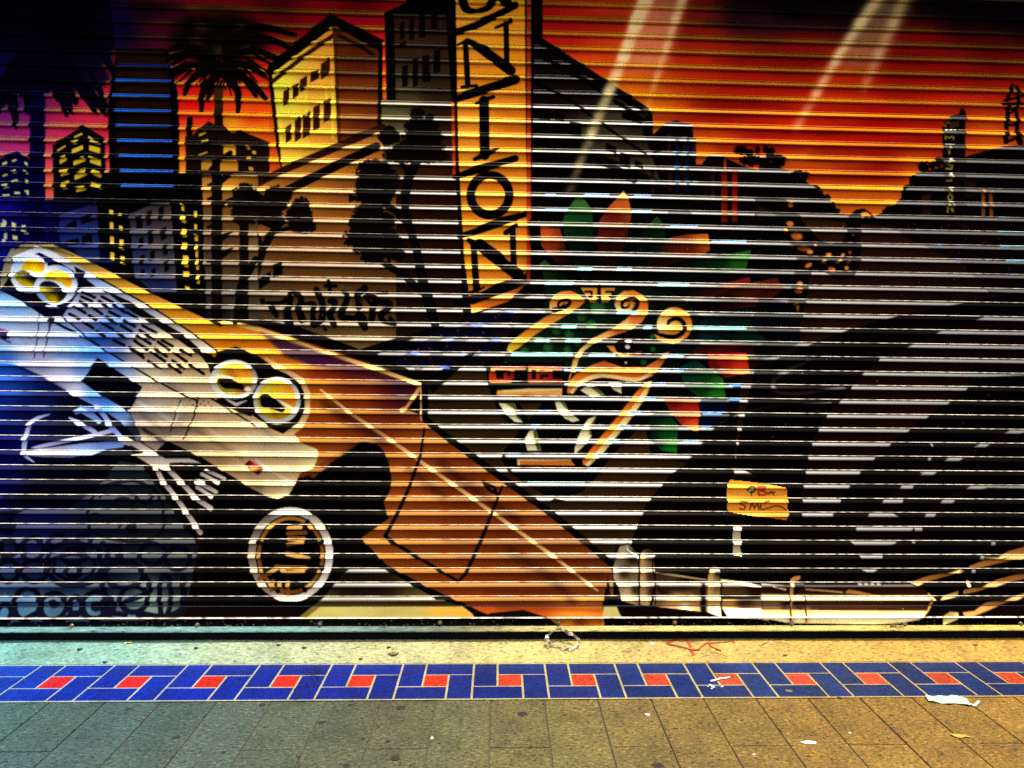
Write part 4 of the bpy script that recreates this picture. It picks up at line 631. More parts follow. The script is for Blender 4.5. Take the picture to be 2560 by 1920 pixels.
    poly([(840, -20), (965, 60), (1228, 232), (1130, 432), (1092, 432), (830, 275), (708, 190)], (3, 3, 12), .06)
    poly([(945, 50), (1090, 10), (1300, 30), (1750, 310), (2000, 420), (2330, 560), (2330, 1000), (2212, 1130), (2060, 1050), (1720, 842), (1440, 702), (1350, 786), (1246, 725), (1180, 560), (1110, 430), (1132, 425), (1228, 232)], [(1000, 80, (90, 130, 200)), (1080, 110, (150, 165, 200)), (1280, 60, (214, 196, 160)), (1300, 220, (205, 175, 140)), (1500, 350, (190, 160, 125)), (1350, 420, (196, 180, 160)), (1250, 440, (120, 115, 120)), (1450, 490, (170, 150, 125)), (1250, 520, (150, 130, 120)), (1500, 590, (96, 80, 64)), (1320, 640, (90, 74, 60)), (1800, 500, (200, 165, 115)), (2000, 700, (196, 160, 110)), (1750, 600, (176, 140, 96)), (1600, 740, (120, 96, 70)), (1300, 740, (170, 145, 125)), (2100, 800, (200, 164, 112)), (1900, 860, (150, 112, 70)), (2000, 980, (180, 140, 90)), (2200, 600, (206, 174, 126))], .7)
    line([(1240, 600), (1420, 700), (1730, 845), (2060, 1050), (2300, 1180)], (30, 26, 20, 20, 20), (10, 6, 6), .06)
    for p, w in (([(1220, 470), (1330, 540), (1450, 640)], 20), ([(1200, 590), (1420, 690)], 50), ([(1300, 440), (1500, 530), (1740, 640)], 20), ([(1440, 200), (1580, 275)], 16), ([(1700, 600), (1900, 730), (2100, 850)], 20)): line(p, w, (70, 56, 46), .4, soft=5, a=.7)
    for p, w in (([(1150, 60), (1300, 150), (1500, 260), (1700, 350)], 14), ([(1820, 330), (2000, 440), (2212, 570)], 12), ([(1560, 345), (1530, 440), (1470, 620)], 10), ([(1715, 320), (1680, 480), (1590, 680)], 12)): line(p, w, (12, 8, 8), .1)
    line([(1200, 370), (1330, 440), (1480, 520)], 34, (205, 195, 185), .7, soft=3, a=.7); line([(1780, 580), (1920, 670)], 16, (225, 205, 170), .7, soft=3, a=.7); line([(1560, 380), (1520, 520)], 26, (205, 196, 180), .7, a=.6)
    for k in range(9): ell(1640 + k * 22 + (k % 3) * 5, 350 + (k * 37) % 60, 5, 8, (20, 14, 12), .1)
    # sport light outlines
    LI = (178, 182, 226)
    line([(432, 468), (330, 500), (262, 550), (230, 640), (212, 720), (210, 800), (235, 840), (300, 885)], (6, 30, 36, 40, 44, 40, 30, 4), LI, .6, sm=True)
    poly([(262, 760), (330, 735), (480, 700), (780, 640), (960, 592), (1000, 600), (985, 625), (700, 690), (430, 745), (330, 768)], LI, .6)
    poly([(230, 790), (330, 770), (700, 720), (1040, 698), (1085, 720), (1060, 755), (930, 770), (800, 822), (600, 842), (420, 838), (250, 830)], [(300, 800, (214, 210, 235)), (700, 740, (150, 175, 230)), (900, 740, (120, 150, 220)), (500, 830, (160, 155, 180))], .6)
    line([(600, 500), (680, 540), (820, 622)], (16, 40, 40), LI, .6); line([(660, 450), (700, 430), (780, 470), (860, 530)], (40, 50, 60, 40), (110, 140, 205), .5); line([(830, 400), (900, 480), (970, 590), (1070, 690)], (40, 44, 48, 34), (140, 160, 222), .6); line([(690, 395), (830, 440), (880, 430)], (14, 30, 30), (60, 90, 180), .5)
    BG = (196, 176, 158)
    line([(1070, 690), (1200, 740), (1330, 820), (1420, 900)], (70, 60, 60, 90), BG, .6); line([(1130, 745), (1300, 840)], 18, (20, 14, 14), .1)
    poly([(1140, 815), (1300, 800), (1420, 850), (1640, 850), (1740, 890), (1560, 885), (1420, 890), (1440, 930), (1330, 930), (1240, 870)], BG, .6)
    line([(1350, 930), (1400, 1040), (1500, 1160), (1600, 1300), (1730, 1490)], (40, 44, 40, 42, 44), BG, .6); line([(1440, 930), (1560, 1050), (1700, 1200), (1820, 1280)], (44, 46, 44, 44), BG, .6)
    for p in ([(1745, 985), (1890, 1060)], [(1720, 1045), (1760, 1060)], [(1702, 1098), (1830, 1180)], [(1760, 1075), (1870, 1140)], [(1790, 955), (1940, 1025)], [(1700, 1050), (1860, 1140)]): line(p, (34, 30), BG, .6)
    line([(1300, 940), (1420, 1130), (1700, 1540)], 30, (4, 3, 4), .06, a=.6)
    # twin lamps on the right
    org(0, 0, .864)
    poly([(452, 800), (470, 760), (510, 748), (560, 770), (600, 800), (640, 815), (668, 850), (668, 890), (645, 925), (612, 945), (585, 925), (540, 885), (480, 850)], (8, 5, 4), .06)
    line([(575, 775), (620, 802), (652, 822), (664, 850), (664, 890), (648, 920), (612, 945), (585, 932), (545, 900)], (6, 10, 12, 12, 12, 14, 14, 12, 6), (216, 168, 110), .6)
    org(0, 900)
    ell(2022, 170, 205, 172, [(1850, 200, (200, 196, 180)), (2000, 20, (236, 232, 210)), (2180, 150, (160, 150, 140)), (2050, 330, (180, 176, 165))], .7)
    ell(2030, 168, 160, 140, [(1900, 90, (224, 190, 40)), (2050, 60, (244, 180, 30)), (2120, 120, (236, 140, 26)), (2000, 130, (196, 110, 20)), (1920, 220, (150, 130, 10)), (2100, 260, (120, 70, 10)), (1980, 280, (140, 120, 10))], .3)
    poly([(1870, 120), (1950, 130), (2020, 155), (1880, 160)], (236, 226, 180), .5, sm=True); poly([(1885, 165), (1980, 160), (2090, 210), (2120, 255), (2040, 250), (1930, 240)], (6, 4, 3), .06, sm=True); ell(2140, 250, 30, 20, (235, 228, 190), .6)
    line([(1940, 330), (2040, 385), (2130, 350)], (14, 30, 10), (190, 180, 160), .6)
    org(640, 900)
    ell(182, 350, 205, 205, [(60, 200, (190, 185, 170)), (200, 165, (226, 222, 205)), (350, 330, (190, 185, 175)), (250, 520, (180, 174, 160)), (30, 480, (170, 160, 140)), (320, 450, (225, 215, 190))], .7)
    ell(180, 345, 168, 168, [(80, 250, (224, 190, 40)), (200, 230, (226, 180, 30)), (290, 270, (236, 140, 24)), (300, 340, (226, 120, 20)), (40, 360, (160, 140, 20)), (100, 470, (196, 160, 10)), (220, 450, (186, 140, 16)), (150, 420, (120, 90, 8))], .3)
    poly([(40, 310), (110, 300), (180, 350), (250, 420), (230, 450), (130, 420), (50, 400)], (6, 4, 3), .06, sm=True); line([(170, 330), (260, 390), (340, 430)], (14, 30, 20), (236, 226, 186), .6)
    # bumper end
    poly([(-60, 600), (60, 590), (220, 650), (330, 640), (400, 720), (530, 770), (540, 830), (500, 930), (380, 980), (340, 1070), (280, 1170), (190, 1195), (100, 1180), (0, 1130), (-80, 1090)], [(0, 620, (200, 170, 120)), (100, 720, (176, 150, 110)), (250, 760, (190, 160, 120)), (450, 800, (205, 180, 120)), (500, 880, (230, 214, 140)), (100, 850, (190, 156, 110)), (250, 900, (196, 164, 116)), (150, 1000, (180, 150, 110)), (300, 1000, (200, 165, 110)), (150, 1100, (196, 164, 112)), (250, 1150, (214, 190, 130)), (0, 1100, (150, 120, 80))], .75)
    line([(0, 860), (120, 950), (310, 1060)], 26, (206, 190, 160), .8, a=.8); line([(0, 540), (90, 620), (150, 690)], 20, (150, 140, 130), .6, soft=3)
    org(0, 900)
    poly([(2112, 900), (2155, 865), (2240, 915), (2285, 940), (2230, 995), (2160, 945)], [(2130, 900, (60, 6, 6)), (2200, 915, (220, 20, 26)), (2240, 960, (50, 6, 4))], .3)
    # bubble letters along the bottom left
    org(0, 1300)
    def loop(p, w=44, c=(5, 6, 22), closed=True): line(list(p) + ([p[0]] if closed else []), w, c, .06, sm=True)
    for cx, cy, rx, ry in ((80, 240, 70, 70), (290, 250, 90, 100), (75, 440, 90, 90), (300, 440, 110, 90), (50, 800, 60, 70), (240, 720, 110, 130), (470, 740, 110, 110), (660, 740, 50, 80), (830, 730, 110, 110), (640, 310, 100, 60), (640, 440, 60, 50), (1080, 470, 160, 110), (1160, 680, 120, 110), (1430, 650, 50, 180), (1320, 290, 110, 90), (1540, 330, 110, 90), (990, 280, 60, 60), (500, 180, 70, 50), (730, 180, 60, 50), (940, 740, 50, 70)):
        ring(cx, cy, rx, ry, 44, (5, 6, 20), .06)
    loop([(430, 250), (620, 190), (850, 260), (860, 480), (680, 560), (450, 500)]); loop([(470, 330), (640, 290), (800, 340), (800, 470), (650, 530), (490, 460)], 34)
    loop([(900, 200), (1060, 330), (900, 420), (900, 600), (960, 820)], 50, closed=False); loop([(1090, 700), (1300, 610), (1250, 480)], 44, closed=False); loop([(1400, 820), (1300, 840), (1210, 800)], 60, closed=False)
    line([(1580, 480), (1590, 700), (1560, 790), (1420, 830), (1240, 800)], (46, 60, 70, 60, 40), (6, 6, 12), .06, sm=True)
    line([(100, 760), (200, 850), (330, 800), (420, 860), (560, 850), (640, 800), (720, 800), (830, 850), (960, 800), (1100, 810)], 40, (5, 6, 18), .06, sm=True)
    ell(1140, 70, 52, 40, (6, 7, 14), .06); ell(60, 60, 90, 70, (4, 6, 26), .06); ell(840, 740, 56, 46, (6, 8, 20), .06); ell(470, 720, 46, 40, (6, 8, 22), .06)
    org(0, 900)
    loop([(860, 1100), (1000, 1060), (1200, 1050), (1360, 1150), (1420, 1330), (1400, 1480), (1250, 1560), (950, 1540), (790, 1460), (770, 1280)], 26, (7, 7, 12))
    ring(1070, 1230, 80, 40, 24, (8, 8, 12), .06); ring(830, 1370, 60, 40, 30, (5, 7, 20), .06); loop([(900, 1400), (1040, 1370), (1040, 1440)], 24, (7, 7, 14), False)
    loop([(1180, 1180), (1260, 1240), (1330, 1170)], 30, (7, 7, 12), False); loop([(870, 1180), (930, 1100), (1060, 1080), (1140, 1160)], 24, (7, 7, 14), False)
    loop([(60, 1180), (130, 1290), (80, 1380), (0, 1420)], 50, (3, 6, 28), False)
    # ---------------- chrome bumper at lower right
    org(1280, 1300)
    poly([(830, 480), (850, 640), (940, 700), (1200, 745), (1660, 800), (1800, 830), (2212, 850), (2700, 900), (3000, 880), (2900, 960), (2500, 960), (800, 960), (780, 740)], K, .05)
    poly([(790, 745), (905, 745), (925, 800), (950, 830), (780, 830)], [(850, 790, (130, 120, 70))], .6)
    poly([(905, 300), (930, 230), (1000, 205), (1050, 250), (1090, 300), (1095, 740), (1000, 715), (945, 695), (935, 640), (915, 570), (875, 500), (872, 420)], [(960, 240, (170, 160, 120)), (930, 320, (130, 110, 80)), (1040, 320, (24, 16, 8)), (890, 470, (200, 180, 140)), (960, 460, (40, 24, 12)), (1060, 470, (130, 110, 70)), (950, 560, (160, 140, 100)), (1000, 600, (200, 176, 120)), (1060, 600, (40, 26, 14)), (1000, 690, (210, 170, 110))], .8)
    line([(995, 215), (1000, 260), (1080, 310), (1092, 350)], (10, 12, 14, 8), (230, 222, 180), .8); line([(890, 290), (925, 225), (1000, 198)], 12, K, .05, sm=True)
    poly([(1105, 310), (1140, 255), (1190, 250), (1245, 290), (1220, 320), (1232, 400), (1232, 730), (1180, 745), (1105, 730)], [(1120, 330, (224, 170, 90)), (1180, 300, (30, 18, 8)), (1125, 480, (210, 165, 100)), (1190, 480, (50, 28, 12)), (1130, 600, (170, 130, 80)), (1210, 620, (30, 18, 10)), (1150, 700, (214, 166, 100))], .8)
    line([(1215, 320), (1215, 460), (1235, 480)], 10, K, .05); line([(1098, 300), (1098, 740)], 16, K, .05); line([(1235, 400), (1235, 560), (1200, 740)], (10, 14, 26), K, .05)
    poly([(1240, 450), (1330, 460), (1480, 490), (1690, 510), (1690, 790), (1240, 745)], [(1300, 480, (60, 44, 24)), (1500, 520, (20, 12, 8)), (1300, 590, (60, 34, 12)), (1500, 610, (110, 80, 40)), (1600, 620, (70, 46, 22)), (1400, 700, (196, 140, 80)), (1560, 700, (180, 124, 64)), (1500, 770, (250, 240, 180))], .85)
    line([(1240, 452), (1400, 475), (1560, 500), (1680, 515)], (14, 22, 14, 8), (196, 165, 110), .9)
    line([(1250, 560), (1290, 620), (1400, 640)], (30, 24, 10), (16, 8, 4), .1, soft=3); ell(1440, 590, 150, 20, (30, 16, 6), .3, soft=5)
    line([(1650, 560), (1650, 800)], (40, 50), K, .05, soft=2)
    poly([(1700, 440), (1720, 410), (1755, 396), (1790, 420), (1800, 560), (1800, 830), (1690, 790), (1690, 520)], [(1715, 470, (226, 176, 100)), (1770, 450, (40, 26, 14)), (1705, 590, (196, 156, 90)), (1760, 600, (120, 96, 56)), (1740, 700, (190, 130, 66)), (1750, 780, (252, 244, 190))], .85)
    line([(1803, 430), (1806, 830)], (8, 14), K, .05)
    poly([(1812, 520), (1950, 530), (2150, 560), (2420, 600), (2212, 650), (1812, 650)], [(1900, 550, (80, 56, 24)), (2100, 580, (30, 14, 8)), (1950, 610, (70, 46, 20)), (2200, 600, (20, 8, 6))], .85)
    poly([(1812, 680), (2400, 680), (2700, 690), (2760, 780), (1812, 760)], [(1870, 720, (190, 130, 64)), (2000, 720, (60, 30, 12)), (2150, 720, (110, 84, 54)), (2400, 730, (40, 20, 8))], .85)
    poly([(1812, 755), (2400, 765), (2800, 775), (2860, 800), (2700, 850), (2212, 850), (1860, 835)], (250, 238, 180), .9)
    line([(1810, 520), (2000, 545), (2212, 590)], (20, 26, 12), (240, 225, 170), .9)
    org(1920, 1300)
    CH_ = [(-60, 545), (150, 560), (700, 560), (1230, 555), (1340, 590), (1400, 640), (1435, 690), (1420, 735), (1370, 780), (1300, 850), (1150, 880), (900, 890), (160, 880), (-60, 850)]
    poly(CH_, (40, 17, 7), .85)
    poly([(-60, 640), (400, 650), (1380, 655), (1400, 700), (1380, 690), (-60, 690)], (205, 188, 130), .85, soft=2)
    poly([(-60, 690), (120, 690), (110, 765), (-60, 765)], (120, 90, 54), .85, soft=6)
    poly([(330, 700), (700, 700), (1300, 735), (700, 745), (330, 740)], (74, 42, 14), .85, soft=5)
    poly([(-60, 768), (300, 772), (700, 776), (1380, 778), (1340, 810), (1300, 850), (1150, 880), (900, 890), (160, 880), (-60, 850)], (196, 170, 104), .85)
    poly([(-60, 800), (300, 800), (700, 802), (1350, 800), (1300, 850), (1150, 880), (900, 890), (160, 880), (-60, 850)], (250, 236, 172), .85, soft=3)
    line([(190, 770), (190, 880)], 60, (150, 120, 70), .85, soft=6, a=.6); line([(330, 772), (330, 860)], 50, (170, 140, 80), .85, soft=6, a=.6)
    line([(1390, 640), (1430, 690), (1370, 780)], (20, 24, 10), (200, 140, 70), .7)
    poly([(660, 630), (700, 600), (760, 610), (940, 650), (800, 645)], (176, 120, 50), .8); line([(330, 600), (500, 612), (640, 625)], 16, (170, 140, 86), .8); line([(40, 575), (150, 600)], 18, (220, 190, 130), .8)
    poly([(190, 560), (195, 510), (230, 485), (280, 480), (280, 510), (230, 530), (220, 560), (210, 740), (190, 750)], (196, 140, 70), .8); poly([(222, 530), (300, 530), (310, 560), (230, 660)], (16, 8, 6), .3)
    line([(186, 640), (186, 880)], 12, K, .05); line([(318, 660), (320, 870)], 12, (24, 14, 8), .05)
    poly([(0, 850), (160, 880), (900, 895), (1100, 885), (1300, 855), (1420, 740), (1480, 700), (1480, 960), (-60, 960)], K, .05)
    # black lower edge on the rail under the cars
    org(0, 0, .864)
    poly([(1000, 1352), (1060, 1322), (1130, 1316), (1180, 1330), (1210, 1352), (1225, 1400), (960, 1400)], (6, 4, 3), .06)
    org(0, 1300)
    poly([(-1700, 864), (0, 872), (2212, 856), (3900, 836), (4424, 832), (4424, 930), (4424, 960), (-1700, 990)], [(0, 900, (8, 8, 18)), (1500, 900, (9, 8, 9)), (3500, 880, (9, 8, 6))], .06)
    org(1280, 1300)
    poly([(330, 836), (775, 834), (775, 930), (430, 930)], [(450, 880, (150, 80, 16)), (700, 870, (140, 66, 12)), (600, 920, (90, 34, 8))], .3)
    org(640, 1300)
    poly([(560, 745), (1780, 740), (1870, 800), (1890, 832), (430, 842)], [(700, 790, (132, 124, 66)), (1200, 790, (128, 116, 62)), (1750, 780, (150, 116, 40))], .6)
    poly([(560, 690), (1620, 684), (1740, 740), (560, 745)], [(800, 715, (70, 56, 22)), (1500, 715, (60, 42, 16))], .6)
    org(0, 1300)
    for k in range(260):
        x = rwr.uniform(0, 8800); ell(x, rwr.uniform(860, 940), rwr.uniform(3, 7), rwr.uniform(3, 5), (150, 145, 120), .3, a=.8)
    # wear: thin spots and drips
    org(0, 0, 1)
    rw = random.Random(3)
    for k in range(120):
        x, y = rw.uniform(0, 2560), rw.uniform(560, 1540)
        ell(x, y, rw.uniform(.8, 1.8), rw.uniform(.8, 1.6), (170, 165, 150) if k % 3 else (20, 14, 10), .4, a=.7)
SUN_E, SKY_S, EXPO = 3.2, 0.12, 1.55
# ------------------------------------------------------------------ helpers
def lin(c):
    c = np.asarray(c, np.float32) / 255.0
    return np.where(c <= .04045, c / 12.92, ((c + .055) / 1.055) ** 2.4)
def rgba(c, k=1.0):
    v = lin(c) * k
    return (float(v[0]), float(v[1]), float(v[2]), 1.0)
def new_mat(name):
    m = bpy.data.materials.new(name); m.use_nodes = True
    nt = m.node_tree; b = nt.nodes['Principled BSDF']
    return m, nt, b
def N(nt, kind, **kw):
    n = nt.nodes.new(kind)
    for k, v in kw.items():
        if k in n.inputs: n.inputs[k].default_value = v
        else: setattr(n, k, v)
    return n
def mixc(nt, fac, a, b, blend='MIX'):
    n = nt.nodes.new('ShaderNodeMix'); n.data_type = 'RGBA'; n.blend_type = blend
    for s, v in ((n.inputs[0], fac), (n.inputs[6], a), (n.inputs[7], b)):
        if hasattr(v, 'is_output'): nt.links.new(v, s)
        else: s.default_value = v
    return n.outputs[2]
def ramp(nt, src, stops):
    n = nt.nodes.new('ShaderNodeValToRGB'); e = n.color_ramp.elements
    while len(e) < len(stops): e.new(.5)
    for el, (p, c) in zip(e, stops): el.position = p; el.color = c if len(c) == 4 else (*c, 1)
    nt.links.new(src, n.inputs[0]); return n.outputs[0]
def link_obj(name, mesh, mats, parent=None):
    o = bpy.data.objects.new(name, mesh); COL.objects.link(o)
    for m in (mats if isinstance(mats, (list, tuple)) else [mats]): mesh.materials.append(m)
    if parent is not None: o.parent = parent
    return o
def from_bm(name, bm, mats, parent=None, smooth_=False):
    me = bpy.data.meshes.new(name); bm.normal_update(); bm.to_mesh(me); bm.free()
    if smooth_: me.polygons.foreach_set('use_smooth', [True] * len(me.polygons))
    return link_obj(name, me, mats, parent)
def thing(name, label, cat, loc=(0, 0, 0), group=None):
    o = bpy.data.objects.new(name, None); COL.objects.link(o); o.location = loc; o.empty_display_size = .1
    return tag(o, label, cat, group)
def tag(o, label=None, cat=None, group=None, kind=None):
    if label: o['label'] = label
    if cat: o['category'] = cat
    if group: o['group'] = group
    if kind: o['kind'] = kind
    return o
def box(bm, x0, y0, z0, x1, y1, z1, bev=0.0, mi=0):
    r = bmesh.ops.create_cube(bm, size=1.0)
    vs = r['verts']
    for v in vs: v.co = Vector((x0 + (v.co.x + .5) * (x1 - x0), y0 + (v.co.y + .5) * (y1 - y0), z0 + (v.co.z + .5) * (z1 - z0)))
    fs = {f for v in vs for f in v.link_faces}
    for f in fs: f.material_index = mi
    if bev:
        es = list({e for v in vs for e in v.link_edges})
        rr = bmesh.ops.bevel(bm, geom=es, offset=bev, segments=2, affect='EDGES', profile=.5)
        for f in rr['faces']: f.material_index = mi
    return vs
def tube(bm, pts, r, seg=8, cap=True):
    pts = [Vector(p) for p in pts]; rings = []
    for i, p in enumerate(pts):
        t = (pts[min(i + 1, len(pts) - 1)] - pts[max(i - 1, 0)]).normalized()
        a = t.cross(Vector((0, 0, 1)));  a = a if a.length > .05 else t.cross(Vector((0, 1, 0)))
        a.normalize(); b = t.cross(a); rr = r[i] if isinstance(r, (list, tuple)) else r
        rings.append([bm.verts.new(p + rr * (math.cos(k * 2 * math.pi / seg) * a + math.sin(k * 2 * math.pi / seg) * b)) for k in range(seg)])
    for A, B in zip(rings, rings[1:]):
        for k in range(seg): bm.faces.new((A[k], A[(k + 1) % seg], B[(k + 1) % seg], B[k]))
    if cap: bm.faces.new(rings[0][::-1]); bm.faces.new(rings[-1])
    return rings
RND = random.Random(11)

# ------------------------------------------------------------------ materials
E_SHADE = 1.0          # how bright a white card in the even shade of the slats shows
def paint_material():
    m, nt, b = new_mat('sprayed_paint')
    at = N(nt, 'ShaderNodeAttribute', attribute_name='paint')
    tc = N(nt, 'ShaderNodeTexCoord')
    n1 = N(nt, 'ShaderNodeTexNoise', Scale=420.0, Detail=2.0, Roughness=.7); nt.links.new(tc.outputs['Object'], n1.inputs['Vector'])
    n2 = N(nt, 'ShaderNodeTexNoise', Scale=9.0, Detail=5.0, Roughness=.6)
    mp = N(nt, 'ShaderNodeMapping'); mp.inputs['Scale'].default_value = (.5, 1, 3); nt.links.new(tc.outputs['Object'], mp.inputs['Vector']); nt.links.new(mp.outputs[0], n2.inputs['Vector'])
    g1 = ramp(nt, n1.outputs['Fac'], [(.28, (.6, .58, .55)), (.45, (.97, .97, .97)), (.62, (1.03, 1.03, 1.02)), (.80, (1.2, 1.18, 1.12))])
    g2 = ramp(nt, n2.outputs['Fac'], [(.25, (.80, .80, .80)), (.5, (1, 1, 1)), (.75, (1.10, 1.09, 1.06))])
    c = mixc(nt, 1.0, at.outputs['Color'], g1, 'MULTIPLY'); c = mixc(nt, 1.0, c, g2, 'MULTIPLY')
    nt.links.new(c, b.inputs['Base Color'])
    pw = N(nt, 'ShaderNodeMath', operation='POWER'); pw.inputs[1].default_value = 1.5; nt.links.new(at.outputs['Alpha'], pw.inputs[0]); mu = N(nt, 'ShaderNodeMath', operation='MULTIPLY'); mu.inputs[1].default_value = SHEEN_LEVEL; nt.links.new(pw.outputs[0], mu.inputs[0]); nt.links.new(mu.outputs[0], b.inputs['Specular IOR Level'])
    ro = N(nt, 'ShaderNodeMapRange'); ro.inputs['To Min'].default_value = ROUGH - .05; ro.inputs['To Max'].default_value = ROUGH + .06
    nt.links.new(n2.outputs['Fac'], ro.inputs['Value']); nt.links.new(ro.outputs[0], b.inputs['Roughness'])
    bp = N(nt, 'ShaderNodeBump', Strength=.12, Distance=.002); nt.links.new(n2.outputs['Fac'], bp.inputs['Height']); nt.links.new(bp.outputs[0], b.inputs['Normal'])
    return m
SHEEN_LEVEL, ROUGH = 1.0, .40
M_PAINT = paint_material()
def plain(name, c, rough=.6, metal=0.0, spec=.3, noise=None, k=.6):
    m, nt, b = new_mat(name)
    b.inputs['Roughness'].default_value = rough; b.inputs['Metallic'].default_value = metal; b.inputs['Specular IOR Level'].default_value = spec
    tc = N(nt, 'ShaderNodeTexCoord'); n = N(nt, 'ShaderNodeTexNoise', Scale=noise or 60.0, Detail=6.0, Roughness=.65); nt.links.new(tc.outputs['Object'], n.inputs['Vector'])
    v = lin(c) * k
    f = lambda q: tuple(float(min(.9, a * q)) for a in v)
    nt.links.new(ramp(nt, n.outputs['Fac'], [(.3, f(.6)), (.5, f(1.0)), (.72, f(1.35))]), b.inputs['Base Color'])
    bp = N(nt, 'ShaderNodeBump', Strength=.25, Distance=.002); nt.links.new(n.outputs['Fac'], bp.inputs['Height']); nt.links.new(bp.outputs[0], b.inputs['Normal'])
    return m
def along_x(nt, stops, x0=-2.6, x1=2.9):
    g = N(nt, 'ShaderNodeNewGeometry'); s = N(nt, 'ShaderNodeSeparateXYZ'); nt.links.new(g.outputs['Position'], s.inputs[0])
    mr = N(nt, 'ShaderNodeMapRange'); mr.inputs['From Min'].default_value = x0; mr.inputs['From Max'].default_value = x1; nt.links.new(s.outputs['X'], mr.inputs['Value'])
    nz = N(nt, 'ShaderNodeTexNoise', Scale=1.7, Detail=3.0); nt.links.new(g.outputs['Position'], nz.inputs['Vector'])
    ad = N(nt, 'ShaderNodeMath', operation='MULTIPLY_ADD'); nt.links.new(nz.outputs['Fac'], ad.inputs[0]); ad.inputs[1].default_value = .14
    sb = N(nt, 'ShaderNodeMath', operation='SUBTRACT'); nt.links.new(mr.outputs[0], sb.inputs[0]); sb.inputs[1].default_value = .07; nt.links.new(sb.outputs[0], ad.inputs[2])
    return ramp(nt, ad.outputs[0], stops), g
def stone_material(name, stops, k, grain, contrast, bump, streak=(1, 1, 1), tile_attr=False, rough=.75, spec=.25, blotch=.25, dist=.003, gdist=1.0):
    m, nt, b = new_mat(name)
    base, g = along_x(nt, [(p, tuple(float(x) for x in lin(c) * k)) for p, c in stops])
    mp = N(nt, 'ShaderNodeMapping'); mp.inputs['Scale'].default_value = streak; nt.links.new(g.outputs['Position'], mp.inputs['Vector'])
    n1 = N(nt, 'ShaderNodeTexNoise', Scale=grain, Detail=3.0, Roughness=.75, Distortion=gdist * .4); nt.links.new(mp.outputs[0], n1.inputs['Vector'])
    n2 = N(nt, 'ShaderNodeTexNoise', Scale=7.0, Detail=5.0, Roughness=.6); nt.links.new(g.outputs['Position'], n2.inputs['Vector'])
    lo, hi = 1 - contrast, 1 + contrast * 1.1
    gr = ramp(nt, n1.outputs['Fac'], [(.33, (lo * .5, lo * .5, lo * .5)), (.44, (.86, .86, .86)), (.56, (1.04, 1.04, 1.04)), (.68, (hi, hi, hi * .97))])
    bl = ramp(nt, n2.outputs['Fac'], [(.28, (1 - blotch * 1.4,) * 3), (.5, (1, 1, 1)), (.74, (1 + blotch,) * 3)])
    c = mixc(nt, 1.0, base, gr, 'MULTIPLY'); c = mixc(nt, 1.0, c, bl, 'MULTIPLY')
    if tile_attr:
        at = N(nt, 'ShaderNodeAttribute', attribute_name='tint'); c = mixc(nt, 1.0, c, at.outputs['Color'], 'MULTIPLY')
    nt.links.new(c, b.inputs['Base Color']); b.inputs['Roughness'].default_value = rough; b.inputs['Specular IOR Level'].default_value = spec
    bp = N(nt, 'ShaderNodeBump', Strength=bump, Distance=dist); nt.links.new(n1.outputs['Fac'], bp.inputs['Height']); nt.links.new(bp.outputs[0], b.inputs['Normal'])
    return m
GK = .29
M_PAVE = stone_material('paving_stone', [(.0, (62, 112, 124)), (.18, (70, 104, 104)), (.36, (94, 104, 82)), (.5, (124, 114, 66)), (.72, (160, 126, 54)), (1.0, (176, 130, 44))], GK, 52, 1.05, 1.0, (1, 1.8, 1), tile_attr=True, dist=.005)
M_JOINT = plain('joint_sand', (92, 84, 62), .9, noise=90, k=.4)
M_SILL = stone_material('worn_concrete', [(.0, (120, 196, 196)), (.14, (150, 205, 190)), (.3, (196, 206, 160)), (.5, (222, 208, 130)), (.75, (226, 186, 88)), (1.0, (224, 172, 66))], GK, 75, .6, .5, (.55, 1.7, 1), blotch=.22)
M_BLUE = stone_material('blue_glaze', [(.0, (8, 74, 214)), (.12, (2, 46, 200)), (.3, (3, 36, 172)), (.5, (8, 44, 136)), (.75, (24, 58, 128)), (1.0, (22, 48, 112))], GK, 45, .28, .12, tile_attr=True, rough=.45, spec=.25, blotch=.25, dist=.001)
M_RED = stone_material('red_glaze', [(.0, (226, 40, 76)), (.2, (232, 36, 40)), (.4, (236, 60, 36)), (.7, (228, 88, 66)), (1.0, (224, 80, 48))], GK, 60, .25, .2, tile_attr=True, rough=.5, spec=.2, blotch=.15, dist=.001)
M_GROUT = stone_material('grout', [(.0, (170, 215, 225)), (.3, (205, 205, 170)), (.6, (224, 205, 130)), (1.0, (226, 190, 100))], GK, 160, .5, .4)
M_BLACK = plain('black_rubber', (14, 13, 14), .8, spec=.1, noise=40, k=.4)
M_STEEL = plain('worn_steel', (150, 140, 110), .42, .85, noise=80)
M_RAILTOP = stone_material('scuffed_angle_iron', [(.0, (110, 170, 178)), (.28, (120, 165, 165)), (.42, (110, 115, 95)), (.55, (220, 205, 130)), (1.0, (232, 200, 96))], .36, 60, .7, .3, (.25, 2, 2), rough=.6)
M_WALL = plain('painted_stucco', (120, 100, 80), .85, noise=25)
M_ASPH = plain('asphalt', (70, 70, 72), .85, noise=120, k=.9)
M_KERB = plain('kerb_stone', (140, 135, 120), .8, noise=60)
M_PAPER = plain('damp_paper', (214, 240, 214), .7, noise=40, k=.36)
M_PLASTIC = plain('clear_film', (240, 236, 205), .25, noise=90, k=.5, spec=.6)
M_WHITE = plain('white_litter', (244, 244, 236), .7, noise=120, k=.6)
M_GUM = plain('old_gum', (34, 30, 26), .7, noise=120, k=.7)
M_GUMB = plain('brown_gum', (110, 84, 44), .8, noise=120, k=.7)
M_FILTER = plain('filter_paper', (226, 178, 60), .7, noise=200, k=.4)
M_LEAF = plain('dry_leaf', (214, 176, 70), .7, noise=120, k=.4)
